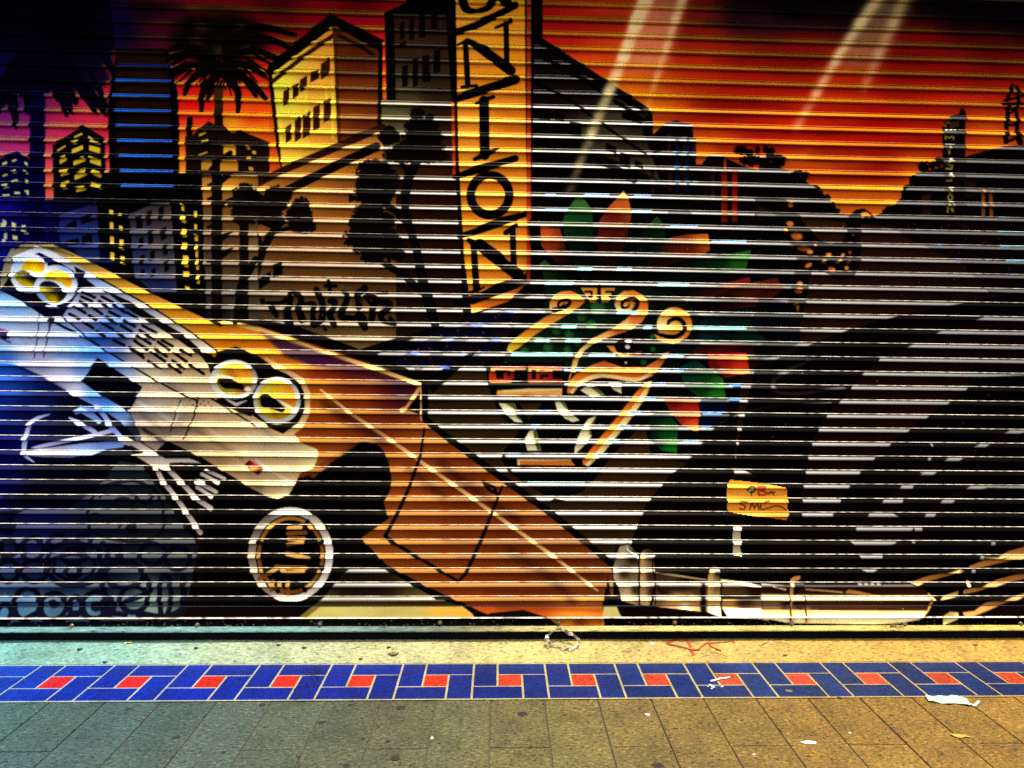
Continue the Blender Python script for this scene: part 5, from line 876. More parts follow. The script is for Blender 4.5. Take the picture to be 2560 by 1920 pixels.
M_STRAW = plain('dry_stalks', (120, 96, 60), .8, noise=200, k=.7)
M_TAG = plain('faded_red_paint', (206, 84, 44), .8, noise=60, k=.34)
M_INK = plain('black_marker', (10, 10, 16), .6, noise=60, k=.4)
M_DARKRED = plain('brown_red_marker', (120, 30, 16), .6, noise=60, k=.6)

# ------------------------------------------------------------------ roller shutter
paint_mural()
def sample(img, u, v):
    u = np.clip(u + OX - .5, 0, CW - 2); v = np.clip(v + OY - .5, 0, CH - 2)
    i = u.astype(int); j = v.astype(int); fu = (u - i); fv = (v - j)
    if img.ndim == 3: fu = fu[..., None]; fv = fv[..., None]
    return (img[j, i] * (1 - fu) + img[j, i + 1] * fu) * (1 - fv) + (img[j + 1, i] * (1 - fu) + img[j + 1, i + 1] * fu) * fv
def sheet_attr(me, X, Z, lip, rib):
    """paint colour and sheen for a grid of points (rows x cols)"""
    u, v = project(X, np.zeros_like(X), Z)
    c = sample(P_IMG, u, v); s = sample(S_IMG, u, v)
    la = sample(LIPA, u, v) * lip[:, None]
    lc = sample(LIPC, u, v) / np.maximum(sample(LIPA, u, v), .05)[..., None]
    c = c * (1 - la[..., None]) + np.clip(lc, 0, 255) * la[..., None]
    if rib is not None:
        rg = np.random.default_rng(4)
        w = rg.random(X.shape[1] // 6 + 8); w = np.interp(np.arange(X.shape[1]), np.arange(len(w)) * 6, w)
        low = np.clip((2.95 - Z) / 1.1, 0, 1) * rib[:, None] * np.clip(.35 + w[None, :] * .8 * (1 + .2 * np.sin(Z * 40)), 0, .95)
        c = c * (1 - low[..., None]) + np.array([214, 208, 190.]) * low[..., None]
        s = s * (1 - low) + .9 * low
    s = s * lip[:, None]            # the lips are rubbed smooth, the flats are dusty
    L = lin(np.clip(c, 0, 255)) / E_SHADE
    sun_yellow = .27 * np.clip(L[..., 0] - L[..., 1], 0, 1) * lip[:, None]          # yellow of the sunlit lips put into their colour
    L[..., 1] += sun_yellow
    L = np.clip(L, .0006, .88)
    a = np.concatenate([L, s[..., None]], -1).astype(np.float32)
    at = me.attributes.new('paint', 'FLOAT_COLOR', 'POINT'); at.data.foreach_set('color', a.reshape(-1))
def grid_mesh(name, X, Y, Z, smooth_rows):
    r, c = X.shape
    me = bpy.data.meshes.new(name)
    me.vertices.add(r * c); me.vertices.foreach_set('co', np.stack([X, Y, Z], -1).astype(np.float32).reshape(-1))
    idx = np.arange(r * c, dtype=np.int32).reshape(r, c)
    q = np.stack([idx[:-1, :-1], idx[1:, :-1], idx[1:, 1:], idx[:-1, 1:]], -1).reshape(-1)
    n = (r - 1) * (c - 1)
    me.loops.add(n * 4); me.loops.foreach_set('vertex_index', q)
    me.polygons.add(n); me.polygons.foreach_set('loop_start', np.arange(n, dtype=np.int32) * 4)
    sm = np.repeat(np.asarray(smooth_rows[:r - 1], bool)[:, None], c - 1, 1).reshape(-1)
    me.update(calc_edges=True); me.polygons.foreach_set('use_smooth', sm)
    return me
def box_blur(a):
    p = np.pad(a, [(1, 1), (1, 1)] + [(0, 0)] * (a.ndim - 2), mode='edge')
    return (p[:-2, 1:-1] + p[2:, 1:-1] + p[1:-1, :-2] + p[1:-1, 2:] + 2 * a) / 6
P_IMG, S_IMG = box_blur(PAINT), box_blur(SHEEN)
PITCH, Z0, NS = .075, .2945, 43
PROF = [(0, -.0010), (-.0006, .0020), (-.0020, .0030), (-.0034, .0022), (-.0040, -.0030), (-.0062, -.0030)] + \
       [(-.0068, .0014), (-.0090, .0044), (-.0120, .0080), (-.0156, .0112), (-.0192, .0137), (-.0224, .0150), (-.0244, .0153)] + \
       [(-.0258, .0126), (-.0266, .0020), (-.0272, -.0060), (-.0330, -.0060), (-.0346, -.0006), (-.0354, 0)]
FLAT = [-.0354 - (i + 1) * .0044 for i in range(8)] + [-.0750]
ROWS = PROF + [(z, 0.0) for z in FLAT]
def slat_rows(ks):
    z, d, lip, rib, sm = [], [], [], [], []
    for k in ks:
        jz, jd = random.Random(k * 7).uniform(-.0008, .0008), random.Random(k * 7 + 1).uniform(-.0012, .0006)
        for i, (a, b) in enumerate(ROWS):
            z.append(Z0 + k * PITCH + a + (jz if i < 18 else 0)); d.append(b + (jd if 5 < i < 14 else 0)); lip.append(1.0 if i <= 13 else 0.0); rib.append(1.0 if 1 <= i <= 2 else .5 if i == 3 else 0.0); sm.append(i < 4 or 6 <= i < 11)
    return np.array(z), np.array(d), np.array(lip), np.array(rib), sm
XV = np.concatenate([np.arange(-4.3, -2.62, .03), np.arange(-2.62, 2.96, .0043), np.arange(2.98, 4.31, .03)])
zs, ds, lips, ribs, sms = slat_rows(range(NS - 1, 0, -1))
z0s, d0s, l0, r0_, s0 = slat_rows([0])
keep = z0s > .2380
zs = np.concatenate([zs, z0s[keep]]); ds = np.concatenate([ds, d0s[keep]]); lips = np.concatenate([lips, l0[keep]]); ribs = np.concatenate([ribs, r0_[keep]]); sms = sms + list(np.array(s0)[keep])
X = np.repeat(XV[None], len(zs), 0); Z = np.repeat(zs[:, None], len(XV), 1); Yd = np.repeat(-ds[:, None], len(XV), 1)
bow = (.0012 * np.sin(XV * 1.3 + .4) + .0008 * np.sin(XV * 3.1))[None]
Z = Z + bow; Yd = Yd + (.0010 * np.sin(XV * 2.3)[None] * np.cos(zs * 9)[:, None])
shutter = thing('roller_shutter', 'closed roller shutter painted with a night street mural of cars and a feathered mask', 'roller shutter', (0, 0, 0))
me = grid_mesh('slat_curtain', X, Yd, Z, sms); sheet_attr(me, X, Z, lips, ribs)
link_obj('slat_curtain', me, M_PAINT, shutter)
# bottom rail: sloping kick panel, bead, bolted face and angle iron
rows = [(.2380, .0), (.2360, .0045)] + [(.2360 - (i + 1) * .0050, .0045 + (i + 1) * .0016) for i in range(10)] + [(.1850, .0225), (.1838, .0235), (.1822, .0225), (.1815, .0140)] + [(.1815 - (i + 1) * .0047, .0135) for i in range(9)]
rz = np.array([a for a, b in rows]); rd = np.array([b for a, b in rows])
XR = np.concatenate([np.arange(-4.3, -2.62, .03), np.arange(-2.62, 2.96, .0045), np.arange(2.98, 4.31, .03)])
X = np.repeat(XR[None], len(rz), 0); Z = np.repeat(rz[:, None], len(XR), 1); Yd = np.repeat(-rd[:, None], len(XR), 1)
rb = np.array([1.0 if 11 <= i <= 13 else 0 for i in range(len(rz))])
me = grid_mesh('bottom_rail', X, Yd, Z, [False] * len(rz)); sheet_attr(me, X, Z, rb * 0, rb)
rail = link_obj('bottom_rail', me, M_PAINT, shutter)
bm = bmesh.new()
a0 = [(-.0136, .1392), (-.0520, .1290), (-.0520, .1242), (-.0136, .1330)]
XA = np.arange(-4.3, 4.31, .05)
rg_ = []
for x in XA:
    w = .0015 * math.sin(x * 5) + RND.uniform(-.0006, .0006)
    rg_.append([bm.verts.new((x, y + (w if y < -.03 else 0), z)) for y, z in a0])
for A, B in zip(rg_, rg_[1:]):
    for k in range(4): bm.faces.new((A[k], B[k], B[(k + 1) % 4], A[(k + 1) % 4]))
from_bm('angle_iron', bm, M_RAILTOP, rail)
bm = bmesh.new(); box(bm, -4.3, -.0120, .02, 4.3, .012, .1330)
from_bm('rubber_seal', bm, M_BLACK, rail)
def bolt_mesh():
    bm = bmesh.new()
    def disc(r, y0, y1, n, dome=0.0):
        A = [bm.verts.new((r * math.cos(2 * math.pi * k / n), y0, r * math.sin(2 * math.pi * k / n))) for k in range(n)]
        B = [bm.verts.new((r * .86 * math.cos(2 * math.pi * k / n), y1, r * .86 * math.sin(2 * math.pi * k / n))) for k in range(n)]
        for k in range(n): bm.faces.new((A[k], A[(k + 1) % n], B[(k + 1) % n], B[k]))
        c = bm.verts.new((0, y1 - dome, 0))
        for k in range(n): bm.faces.new((B[k], B[(k + 1) % n], c))
    disc(.0135, 0, -.003, 20); disc(.0085, -.003, -.009, 16, .0025); disc(.0035, -.0105, -.0135, 6)
    bmesh.ops.recalc_face_normals(bm, faces=bm.faces)
    me = bpy.data.meshes.new('bolt'); bm.to_mesh(me); bm.free(); me.materials.append(M_STEEL); return me
bme = bolt_mesh()
for u, v in ((-120, 1570), (179, 1566), (493, 1563), (800, 1559), (1100, 1556), (1397, 1556), (1687, 1555), (1979, 1559), (2262, 1561), (2552, 1560), (2860, 1562)):
    p = on_wall(u, v, -.0135)
    o = bpy.data.objects.new('bolt', bme); COL.objects.link(o); o.location = p; o.rotation_euler = (0, RND.uniform(0, 3), 0); o.parent = rail
# guides at both ends and the coil housing above (both outside the picture)
for x in (-4.36, 4.28):
    bm = bmesh.new(); box(bm, x, -.05, .03, x + .08, .05, 3.48, .004); from_bm('guide_rail', bm, M_STEEL, shutter)
# patches stuck on the slats
def patch(name, poly_px, label, draw, step=.0035):
    draw()
    pimg, simg = box_blur(PAINT), box_blur(SHEEN)
    P_ = np.array([tuple(on_wall(u, v)) for u, v in poly_px])[:, [0, 2]]
    zz = sorted({round(float(z), 6) for z in zs if P_[:, 1].min() - .004 < z < P_[:, 1].max() + .004}, reverse=True)
    dmap = {round(float(z), 6): float(d) for z, d in zip(zs, ds)}
    xs = np.arange(P_[:, 0].min(), P_[:, 0].max() + step, step)
    Z_ = np.array(zz); D_ = np.array([dmap[z] for z in zz]) + .0016
    def inside(x, z):
        r = False
        for (ax, az), (bx, bz) in zip(P_, np.roll(P_, -1, 0)):
            if (az > z) != (bz > z) and x < ax + (z - az) * (bx - ax) / (bz - az): r = not r
        return r
    bw = lambda x: .0012 * math.sin(x * 1.3 + .4) + .0008 * math.sin(x * 3.1)
    bm = bmesh.new(); V = {}
    for i in range(len(Z_) - 1):
        for j in range(len(xs) - 1):
            if inside((xs[j] + xs[j + 1]) / 2, (Z_[i] + Z_[i + 1]) / 2):
                q = []
                for a, b in ((i, j), (i + 1, j), (i + 1, j + 1), (i, j + 1)):
                    if (a, b) not in V: V[(a, b)] = bm.verts.new((xs[b], -D_[a] + .0010 * math.sin(xs[b] * 2.3) * math.cos(Z_[a] * 9), Z_[a] + bw(xs[b])))
                    q.append(V[(a, b)])
                bm.faces.new(q)
    bm.verts.index_update()
    o = from_bm(name, bm, M_PAINT, shutter)
    co = np.empty(len(o.data.vertices) * 3, np.float32); o.data.vertices.foreach_get('co', co); co = co.reshape(-1, 3)
    u, v = project(co[:, 0], co[:, 1] * 0, co[:, 2])
    L = np.clip(lin(np.clip(sample(pimg, u, v), 0, 255)) / E_SHADE, .001, .88)
    at = o.data.attributes.new('paint', 'FLOAT_COLOR', 'POINT'); at.data.foreach_set('color', np.concatenate([L, sample(simg, u, v)[:, None]], 1).astype(np.float32).reshape(-1))
    if label: o['label'] = label
    return o
def px_pts(p, x0, y0, s): return [(x0 + a / s, y0 + b / s) for a, b in p]
STK = [(75, 872), (270, 892), (470, 925), (487, 940), (490, 1085), (500, 1095), (498, 1118), (489, 1130), (487, 1158), (470, 1163), (170, 1122), (70, 1108), (50, 1088), (50, 912)]
def draw_sticker():
    org(1800, 900, 2.911)
    rect(30, 850, 520, 1180, [(100, 900, (222, 150, 34)), (400, 960, (206, 130, 24)), (250, 1060, (210, 134, 26)), (450, 1140, (196, 120, 22))], .3)
    D = (70, 26, 10)
    line([(270, 920), (285, 985)], 13, (150, 30, 14)); line([(272, 922), (320, 920), (325, 940), (290, 950), (335, 962), (330, 980), (285, 984)], 13, (150, 30, 14))
    line([(345, 970), (400, 962)], 10, D); line([(350, 975), (372, 958), (392, 980)], 10, D)
    ring(228, 940, 26, 22, 13, (40, 34, 24)); line([(215, 935), (235, 950), (225, 990)], 6, (30, 24, 16)); line([(205, 960), (245, 930)], 5, (220, 220, 200))
    line([(190, 1030), (150, 1026), (145, 1045), (180, 1060), (175, 1085), (140, 1082)], 10, D, sm=True)
    line([(215, 1085), (232, 1035), (250, 1080), (270, 1035), (285, 1088)], 10, D); line([(350, 1022), (300, 1045), (300, 1085), (345, 1080), (400, 1062), (440, 1066), (480, 1090)], 10, D, sm=True)
patch('sticker', px_pts(STK, 1800, 900, 2.911), 'orange yellow sticker with marker initials', draw_sticker)
def draw_tape():
    org(1800, 900, 2.911)
    rect(80, 1190, 170, 1430, [(110, 1230, (176, 160, 130)), (130, 1350, (160, 142, 110)), (120, 1400, (190, 176, 140))], .8)
patch('tape_strip', px_pts([(93, 1218), (120, 1204), (158, 1202), (156, 1222), (148, 1226), (148, 1300), (156, 1304), (155, 1322), (148, 1326), (149, 1402), (157, 1408), (155, 1424), (98, 1422), (93, 1400)], 1800, 900, 2.911), 'short pale strip of tape', draw_tape)

# ------------------------------------------------------------------ building around the shutter (outside the picture)
wall = thing('building_wall', 'stucco shop wall framing the roller shutter, with an added unseen shade overhang', 'wall', (0, .1, 0))
def wall_part(name, boxes):
    bm = bmesh.new()
    for b in boxes: box(bm, *b, .006)
    o = from_bm(name, bm, M_WALL, wall); o.location = (0, -.1, 0); return o
wall_part('pier', [(-6.4, -.09, -.02, -4.362, .35, 5.2)]); wall_part('pier', [(4.362, -.09, -.02, 6.4, .35, 5.2)])
wall_part('lintel', [(-4.36, .06, 3.485, 4.36, .35, 5.2)])
CANZ = 3.52
bm = bmesh.new()
outline = [(-4.36, .058), (-4.36, -.78), (-3.2, -.68), (-2.52, -.545), (-2.0, -.47), (-1.5, -.39), (-1.18, -.33), (-.95, -.25), (-.75, -.214), (4.36, -.214), (4.36, .058)]  # unseen overhang added, its front edge shaped to shade the upper slats
A = [bm.verts.new((x, y, CANZ)) for x, y in outline]; B = [bm.verts.new((x, y, CANZ + .42)) for x, y in outline]
bm.faces.new(A[::-1]); bm.faces.new(B)
for k in range(len(A)): bm.faces.new((A[k], A[(k + 1) % len(A)], B[(k + 1) % len(A)], B[k]))
bmesh.ops.recalc_face_normals(bm, faces=bm.faces)
o = from_bm('shade_canopy', bm, M_WALL, wall); o.location = (0, -.1, 0)

# ------------------------------------------------------------------ ground
def tinted(name, bm_fn, mats):
    bm = bmesh.new(); lay = bm.loops.layers.float_color.new('tint')
    bm_fn(bm, lay)
    o = from_bm(name, bm, mats); return o
def chip_box(bm, lay, x0, y0, x1, y1, z0, z1, bev, mi, tint):
    n0 = len(bm.faces); bm.faces.ensure_lookup_table()
    old = set(bm.faces)
    box(bm, x0, y0, z0, x1, y1, z1, bev, mi)
    for f in bm.faces:
        if f not in old:
            for l in f.loops: l[lay] = (*tint, 1)
TT_, X0T, Y1T, Y2T = .35366, -1.87438, -.14694, -.49972
def tiles(bm, lay):
    a = TT_ / 3; g = .0048
    for i in range(-8, 17):
        x = X0T + i * TT_
        for (cx0, cy0, cx1, cy1, mi) in ((0, 0, 1, 2, 0), (1, 0, 3, 1, 0), (2, 1, 3, 3, 0), (0, 2, 2, 3, 0), (1, 1, 2, 2, 1)):
            t = RND.uniform(.82, 1.14); h = RND.uniform(-.0006, .0006)
            tint = (t * RND.uniform(.9, 1.1), t * RND.uniform(.94, 1.06), t)
            old = set(bm.faces)
            r = bmesh.ops.create_cube(bm, size=1.0); vs = r['verts']
            X_0, X_1 = x + cx0 * a + g, x + cx1 * a - g; Y_0, Y_1 = Y1T - cy1 * a + g, Y1T - cy0 * a - g
            for v in vs: v.co = Vector((X_0 + (v.co.x + .5) * (X_1 - X_0), Y_0 + (v.co.y + .5) * (Y_1 - Y_0), -.012 + (v.co.z + .5) * (.0145 + h)))
            up = [e for v in vs for e in v.link_edges if e.verts[0].co.z > 0 and e.verts[1].co.z > 0]
            bmesh.ops.bevel(bm, geom=list(set(up)), offset=.0022, segments=2, affect='EDGES', profile=.5)
            for f in bm.faces:
                if f not in old:
                    f.material_index = mi
                    for l in f.loops: l[lay] = (*tint, 1)
    vs = [bm.verts.new(p) for p in ((-5.2, Y2T - .006, 0), (4.6, Y2T - .006, 0), (4.6, Y1T + .008, 0), (-5.2, Y1T + .008, 0))]
    f = bm.faces.new(vs); f.material_index = 2
    for l in f.loops: l[lay] = (1, 1, 1, 1)
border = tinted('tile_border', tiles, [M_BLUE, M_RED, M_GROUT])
tag(border, 'band of blue floor tiles with small red square tiles set along the shutter', 'tile border', kind='structure')
def slabs(bm, lay):
    w, L = .2432, .77
    xo = on_ground(1225.8, 1752).x
    ys = Y2T - .008
    for i in range(-26, 27):
        x = xo + i * w
        cuts = [ys]
        y = -.887 if i % 2 == 0 else -1.27
        while y > -4.3: cuts.append(y); y -= L
        cuts.append(-4.3)
        for y1, y0 in zip(cuts, cuts[1:]):
            t = RND.uniform(.88, 1.12); tint = (t * RND.uniform(.97, 1.03), t, t * RND.uniform(.95, 1.05)); h = RND.uniform(-.0018, .0012)
            old = set(bm.faces)
            r = bmesh.ops.create_cube(bm, size=1.0); vs = r['verts']; g = .0030
            for v in vs: v.co = Vector((x + g + (v.co.x + .5) * (w - 2 * g), y0 + g + (v.co.y + .5) * (y1 - y0 - 2 * g), -.02 + (v.co.z + .5) * (.0205 + h)))
            up = [e for v in vs for e in v.link_edges if e.verts[0].co.z > -.005 and e.verts[1].co.z > -.005]
            bmesh.ops.bevel(bm, geom=list(set(up)), offset=.003, segments=2, affect='EDGES', profile=.5)
            for f in bm.faces:
                if f not in old:
                    for l in f.loops: l[lay] = (*tint, 1)
    vs = [bm.verts.new(p) for p in ((-6.6, -4.3, -.006), (6.6, -4.3, -.006), (6.6, ys + .002, -.006), (-6.6, ys + .002, -.006))]
    f = bm.faces.new(vs); f.material_index = 1
    for l in f.loops: l[lay] = (1, 1, 1, 1)
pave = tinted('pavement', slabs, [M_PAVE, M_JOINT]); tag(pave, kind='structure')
# concrete ramp under the shutter
bm = bmesh.new()
rng = random.Random(2)
RAMP = [(Y1T + .008, .0015), (-.130, .006), (-.105, .020), (-.075, .041), (-.050, .057), (-.030, .066), (0, .070), (.10, .070)]
def ramp_z(y):
    return float(np.interp(-y, [-b[0] for b in RAMP[::-1]][::-1], [b[1] for b in RAMP]))
xs = np.arange(-4.36, 4.361, .02); rr_ = []
for x in xs:
    rr_.append([bm.verts.new((x, y, z + (.0012 * math.sin(x * 7 + y * 60) + rng.uniform(-.0006, .0006) if 0 < k < 7 else 0))) for k, (y, z) in enumerate(RAMP)])
for A, B in zip(rr_, rr_[1:]):
    for k in range(len(RAMP) - 1): bm.faces.new((A[k], B[k], B[k + 1], A[k + 1]))
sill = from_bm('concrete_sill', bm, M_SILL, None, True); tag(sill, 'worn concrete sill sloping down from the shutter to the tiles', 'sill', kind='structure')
def on_sill(u, v, lift=.001):
    d = ray(u, v)
    t = np.linspace(3.0, 5.0, 4001); y = -CAM_D + d[1] * t; z = CAM_H + d[2] * t
    zz = np.interp(y, [a for a, b in RAMP], [b for a, b in RAMP])
    k = int(np.argmax(z <= zz)); return Vector((d[0] * t[k], y[k], zz[k] + lift))
def flat_line(pts, w, lift):                     # thin ribbon of paint lying on given points
    bm = bmesh.new(); L = []
    for i, p in enumerate(pts):
        t = (pts[min(i + 1, len(pts) - 1)] - pts[max(i - 1, 0)]); n = Vector((-t.y, t.x, 0)).normalized() * (w[i] if isinstance(w, list) else w) * .5
        L.append((p + n, p - n))
    top = [[bm.verts.new(q + Vector((0, 0, lift))) for q in pr] for pr in L]
    for A, B in zip(top, top[1:]): bm.faces.new((A[0], B[0], B[1], A[1]))
    bm.normal_update()
    for f in bm.faces:
        if f.normal.z < 0: f.normal_flip()
    return bm
def ground_any(u, v):
    p = on_ground(u, v, .0027)
    return on_sill(u, v, .0) if p.y > Y1T else p
def dense(p, n=5):
    return [tuple(q) for q in smooth(np.array(p, float), n=n)]
def join_bm(parts):
    out = bmesh.new()
    for b in parts:
        me = bpy.data.meshes.new('tmp'); b.to_mesh(me); b.free(); out.from_mesh(me); bpy.data.meshes.remove(me)
    return out
o3 = lambda p: [(1280 + a / 3.456, 1300 + b / 3.456) for a, b in p]
parts = []
for p, w in (([(1330, 1065), (1430, 1030), (1500, 1035), (1530, 1065), (1540, 1105)], .016), ([(1345, 1070), (1450, 1090), (1560, 1120), (1620, 1115)], .018), ([(1540, 1110), (1565, 1140), (1580, 1170)], .03), ([(1600, 1130), (1640, 1090), (1690, 1062), (1720, 1090), (1810, 1130)], .014), ([(1700, 1065), (1800, 1058), (1900, 1050), (1930, 1060)], .010), ([(1860, 1180), (1760, 1150)], .006), ([(2160, 1080), (2200, 1060), (2230, 1035)], .008), ([(2250, 1045), (2330, 1030)], .008)):
    parts.append(flat_line([on_sill(u, v, .0) for u, v in dense(o3(p))], w, .0016))
rd = from_bm('paint_scrawl', join_bm(parts), M_TAG, sill); rd['label'] = 'faded red paint scrawl'
o2 = lambda p: [(640 + a / 3.456, 1300 + b / 3.456) for a, b in p]
parts = []
for p in ([(310, 1545), (330, 1510), (370, 1515), (360, 1545), (320, 1550)], [(345, 1500), (330, 1470), (350, 1450), (370, 1480), (400, 1520), (450, 1515), (470, 1480), (440, 1440), (380, 1440), (370, 1420), (400, 1410)], [(400, 1430), (410, 1390), (430, 1400), (440, 1440), (460, 1440), (440, 1390), (455, 1375), (500, 1445)], [(470, 1430), (500, 1390), (460, 1360), (490, 1340), (530, 1370), (500, 1440), (540, 1420), (520, 1350), (560, 1370)], [(400, 1320), (420, 1290), (480, 1285), (520, 1300), (480, 1330), (430, 1335), (405, 1320)], [(440, 1340), (500, 1310), (570, 1330), (540, 1290), (555, 1275), (520, 1270), (510, 1290), (540, 1320)]):
    parts.append(flat_line([on_ground(u, v, .0030) for u, v in dense(o2(p))], .0035, .0008))
ink = from_bm('marker_scribble', join_bm(parts), M_INK, border)
# wider ground, kerb and street
bm = bmesh.new(); box(bm, -30, -4.46, -.14, 30, -4.304, .001, .012); tag(from_bm('kerb', bm, M_KERB), kind='structure')
bm = bmesh.new(); bm.faces.new([bm.verts.new(p) for p in ((-80, -90, -.13), (80, -90, -.13), (80, 8, -.13), (-80, 8, -.13))]); tag(from_bm('road', bm, M_ASPH), kind='structure')

# ------------------------------------------------------------------ litter
def sheet_thing(name, outline_px, z, mat, label, cat, bend=None, thick=.0008, group=None, sub=3):
    P_ = [on_ground(u, v, z) for u, v in outline_px]
    c = sum(P_, Vector()) / len(P_)
    bm = bmesh.new(); vs = [bm.verts.new(p - c) for p in P_]; f = bm.faces.new(vs)
    bmesh.ops.triangulate(bm, faces=[f]); bmesh.ops.subdivide_edges(bm, edges=bm.edges[:], cuts=sub, use_grid_fill=True)
    for v in bm.verts: v.co.z += (bend(v.co.x, v.co.y) if bend else 0) + RND.uniform(0, .0012)
    bm.normal_update()
    if sum(f.normal.z for f in bm.faces) < 0: bmesh.ops.reverse_faces(bm, faces=bm.faces)
    r = bmesh.ops.extrude_face_region(bm, geom=bm.faces[:])
    for v in [g for g in r['geom'] if isinstance(g, bmesh.types.BMVert)]: v.co.z += thick
    bmesh.ops.recalc_face_normals(bm, faces=bm.faces)
    o = from_bm(name, bm, mat); o.location = c
    return tag(o, label, cat, group)
e5 = lambda p: [(2300 + a / 7.47, 1720 + b / 7.47) for a, b in p]
sheet_thing('torn_paper', e5([(95, 160), (250, 160), (420, 172), (590, 150), (640, 172), (780, 185), (870, 205), (930, 300), (1000, 318), (1090, 270), (1125, 300), (1050, 350), (1000, 358), (930, 330), (935, 352), (820, 325), (680, 295), (570, 318), (400, 295), (160, 262)]), .003, M_PAPER,
            'torn strip of pale green paper lying against the tile edge at right', 'paper', bend=lambda x, y: .004 + .020 * max(0, x + .01) * 6 * (1 if x > 0 else .2) * .25 + .003 * math.sin(x * 90))
def butt(u, v, ang):
    p = on_sill(u, v, .005); bm = bmesh.new(); tube(bm, [(-.012, 0, 0), (.0105, 0, 0)], .0038, 12)
    t = thing('cigarette_butt', 'cigarette butt with yellow filter on the sill below the shutter', 'cigarette butt', p); t.rotation_euler = (0, 0, ang)
    from_bm('filter', bm, M_FILTER, t, True)
    bm = bmesh.new(); tube(bm, [(-.020, 0, 0), (-.0122, 0, 0)], .0040, 12); from_bm('paper_stub', bm, M_WHITE, t, True)
butt(323, 1609.5, .1)
# crumpled plastic hoop
hoop_px = [(1363, 1594), (1370, 1588), (1382, 1577), (1392, 1573), (1404, 1572), (1412, 1576), (1424, 1582), (1436, 1588), (1446, 1597), (1449, 1606), (1447, 1612), (1440, 1619), (1431, 1625), (1420, 1625), (1408, 1624), (1398, 1621), (1390, 1616), (1380, 1617), (1374, 1615), (1376, 1609), (1368, 1600)]
def hoop_pt(u, v, k=0.0):
    # lower half rests on the sill, upper half leans up against the rail
    if v >= 1608: return on_sill(u, v, .004 + k)
    f = (1608 - v) / 36.0
    return on_wall(u, v, -.085 + .028 * min(1, f))
hp = thing('plastic_hoop', 'crumpled loop of clear plastic film leaning on the rail of the shutter', 'plastic film', hoop_pt(1408, 1624))
def strand(off, w, sd, jit):
    q = random.Random(sd)
    p = smooth(np.array([(u + q.uniform(-jit, jit) + off[0], v + q.uniform(-jit, jit) * .6 + off[1]) for u, v in hoop_px]), True, 4)
    pts = [hoop_pt(u, v) - hp.location + Vector((0, q.uniform(-.003, .003), q.uniform(0, .004))) for u, v in p]
    pts.append(pts[0])
    bm = bmesh.new(); prev = None
    for i, a in enumerate(pts):
        th = i * .8 + q.uniform(-.5, .5); n = Vector((math.cos(th) * .4, math.sin(th) * .5, .8)).normalized() * w * (.5 + .5 * abs(math.sin(i * .45 + sd)))
        c = [bm.verts.new(a + n * .5), bm.verts.new(a - n * .5)]
        if prev: bm.faces.new((prev[0], c[0], c[1], prev[1]))
        prev = c
    r = bmesh.ops.solidify(bm, geom=bm.faces[:], thickness=.0009)
    return bm
from_bm('film_band', join_bm([strand((0, 0), .012, 1, 1.0), strand((1, 2), .009, 2, 2.0), strand((-1, 3), .007, 5, 2.5), strand((0, 4), .006, 8, 3.0)]), M_PLASTIC, hp)
bm = bmesh.new(); tube(bm, [hoop_pt(u, v) - hp.location for u, v in dense([(1447, 1611), (1440, 1618), (1430, 1624)])], [.003] + [.007] * 9 + [.003], 8); from_bm('twisted_end', bm, M_WHITE, hp)
bm = bmesh.new(); tube(bm, [hoop_pt(u, v) - hp.location for u, v in [(1363, 1595), (1367, 1593), (1372, 1595)]], [.004, .006, .003], 8); from_bm('twisted_end', bm, M_WHITE, hp)
# white twist on the red tile, crumbs, caps
g3 = lambda p: [(1280 + a / 3.456, 1300 + b / 3.456) for a, b in p]
bm = bmesh.new(); pts = [on_ground(u, v, .0065) for u, v in dense(g3([(1715, 1392), (1760, 1384), (1800, 1370), (1840, 1368), (1880, 1356)]))]; c = pts[len(pts) // 2].copy()
tube(bm, [p - c + Vector((0, RND.uniform(-.001, .001), RND.uniform(0, .002))) for p in pts], [.002 + .0022 * abs(math.sin(i * .5 + .4)) for i in range(len(pts))], 8)
o = from_bm('twisted_wrapper', bm, M_WHITE, None, True); o.location = c; tag(o, 'thin white twist of wrapper lying across a red tile', 'wrapper')
def crumb(u, v, r, label, name='paper_scrap', cat='paper scrap', group=None, z=None, mat=None, flat=.3, stretch=1.0):
    p = (on_ground(u, v, .002) if z is None else z)
    bm = bmesh.new(); bmesh.ops.create_icosphere(bm, subdivisions=2, radius=r * (.7 if name != 'gum_spot' else 1))
    q = random.Random(int(u * 7 + v))
    for w in bm.verts:
        k = q.uniform(.7, 1.2); w.co = Vector((w.co.x * k * stretch, w.co.y * k, max(-.0005, w.co.z * k * flat)))
    o = from_bm(name, bm, mat or M_WHITE); o.location = p
    return tag(o, label, cat, group)
for u, v, r, s in ((1775, 1712, .008, 1.3), (1783, 1717, .011, 1.2), (1779, 1721, .006, 1), (1805, 1716, .007, 1.4), (1770, 1716, .005, 1)):
    crumb(u, v, r, 'small white crumb of paper scattered on the blue tiles below the wrapper', 'crumb', 'crumb', 'white crumbs on the blue tiles', stretch=s, flat=.5, z=on_ground(u, v, .003))
crumb(1080, 1845, .012, 'lumpy white scrap on a paving joint near the middle', stretch=.8, flat=.6)
crumb(1619, 1786, .010, 'white curled scrap on a paving joint right of the middle', stretch=1.5, flat=.5)
crumb(1885, 1886, .007, 'tiny white scrap near the bottom edge of the pavement', stretch=1.1)
crumb(2124, 1832, .007, 'small white fleck beside a scuffed patch of pavement', stretch=1.1)
crumb(1927, 1605, .010, 'white crumpled scrap on the sill under the chrome bumper', z=on_sill(1927, 1605, .001), flat=.5)
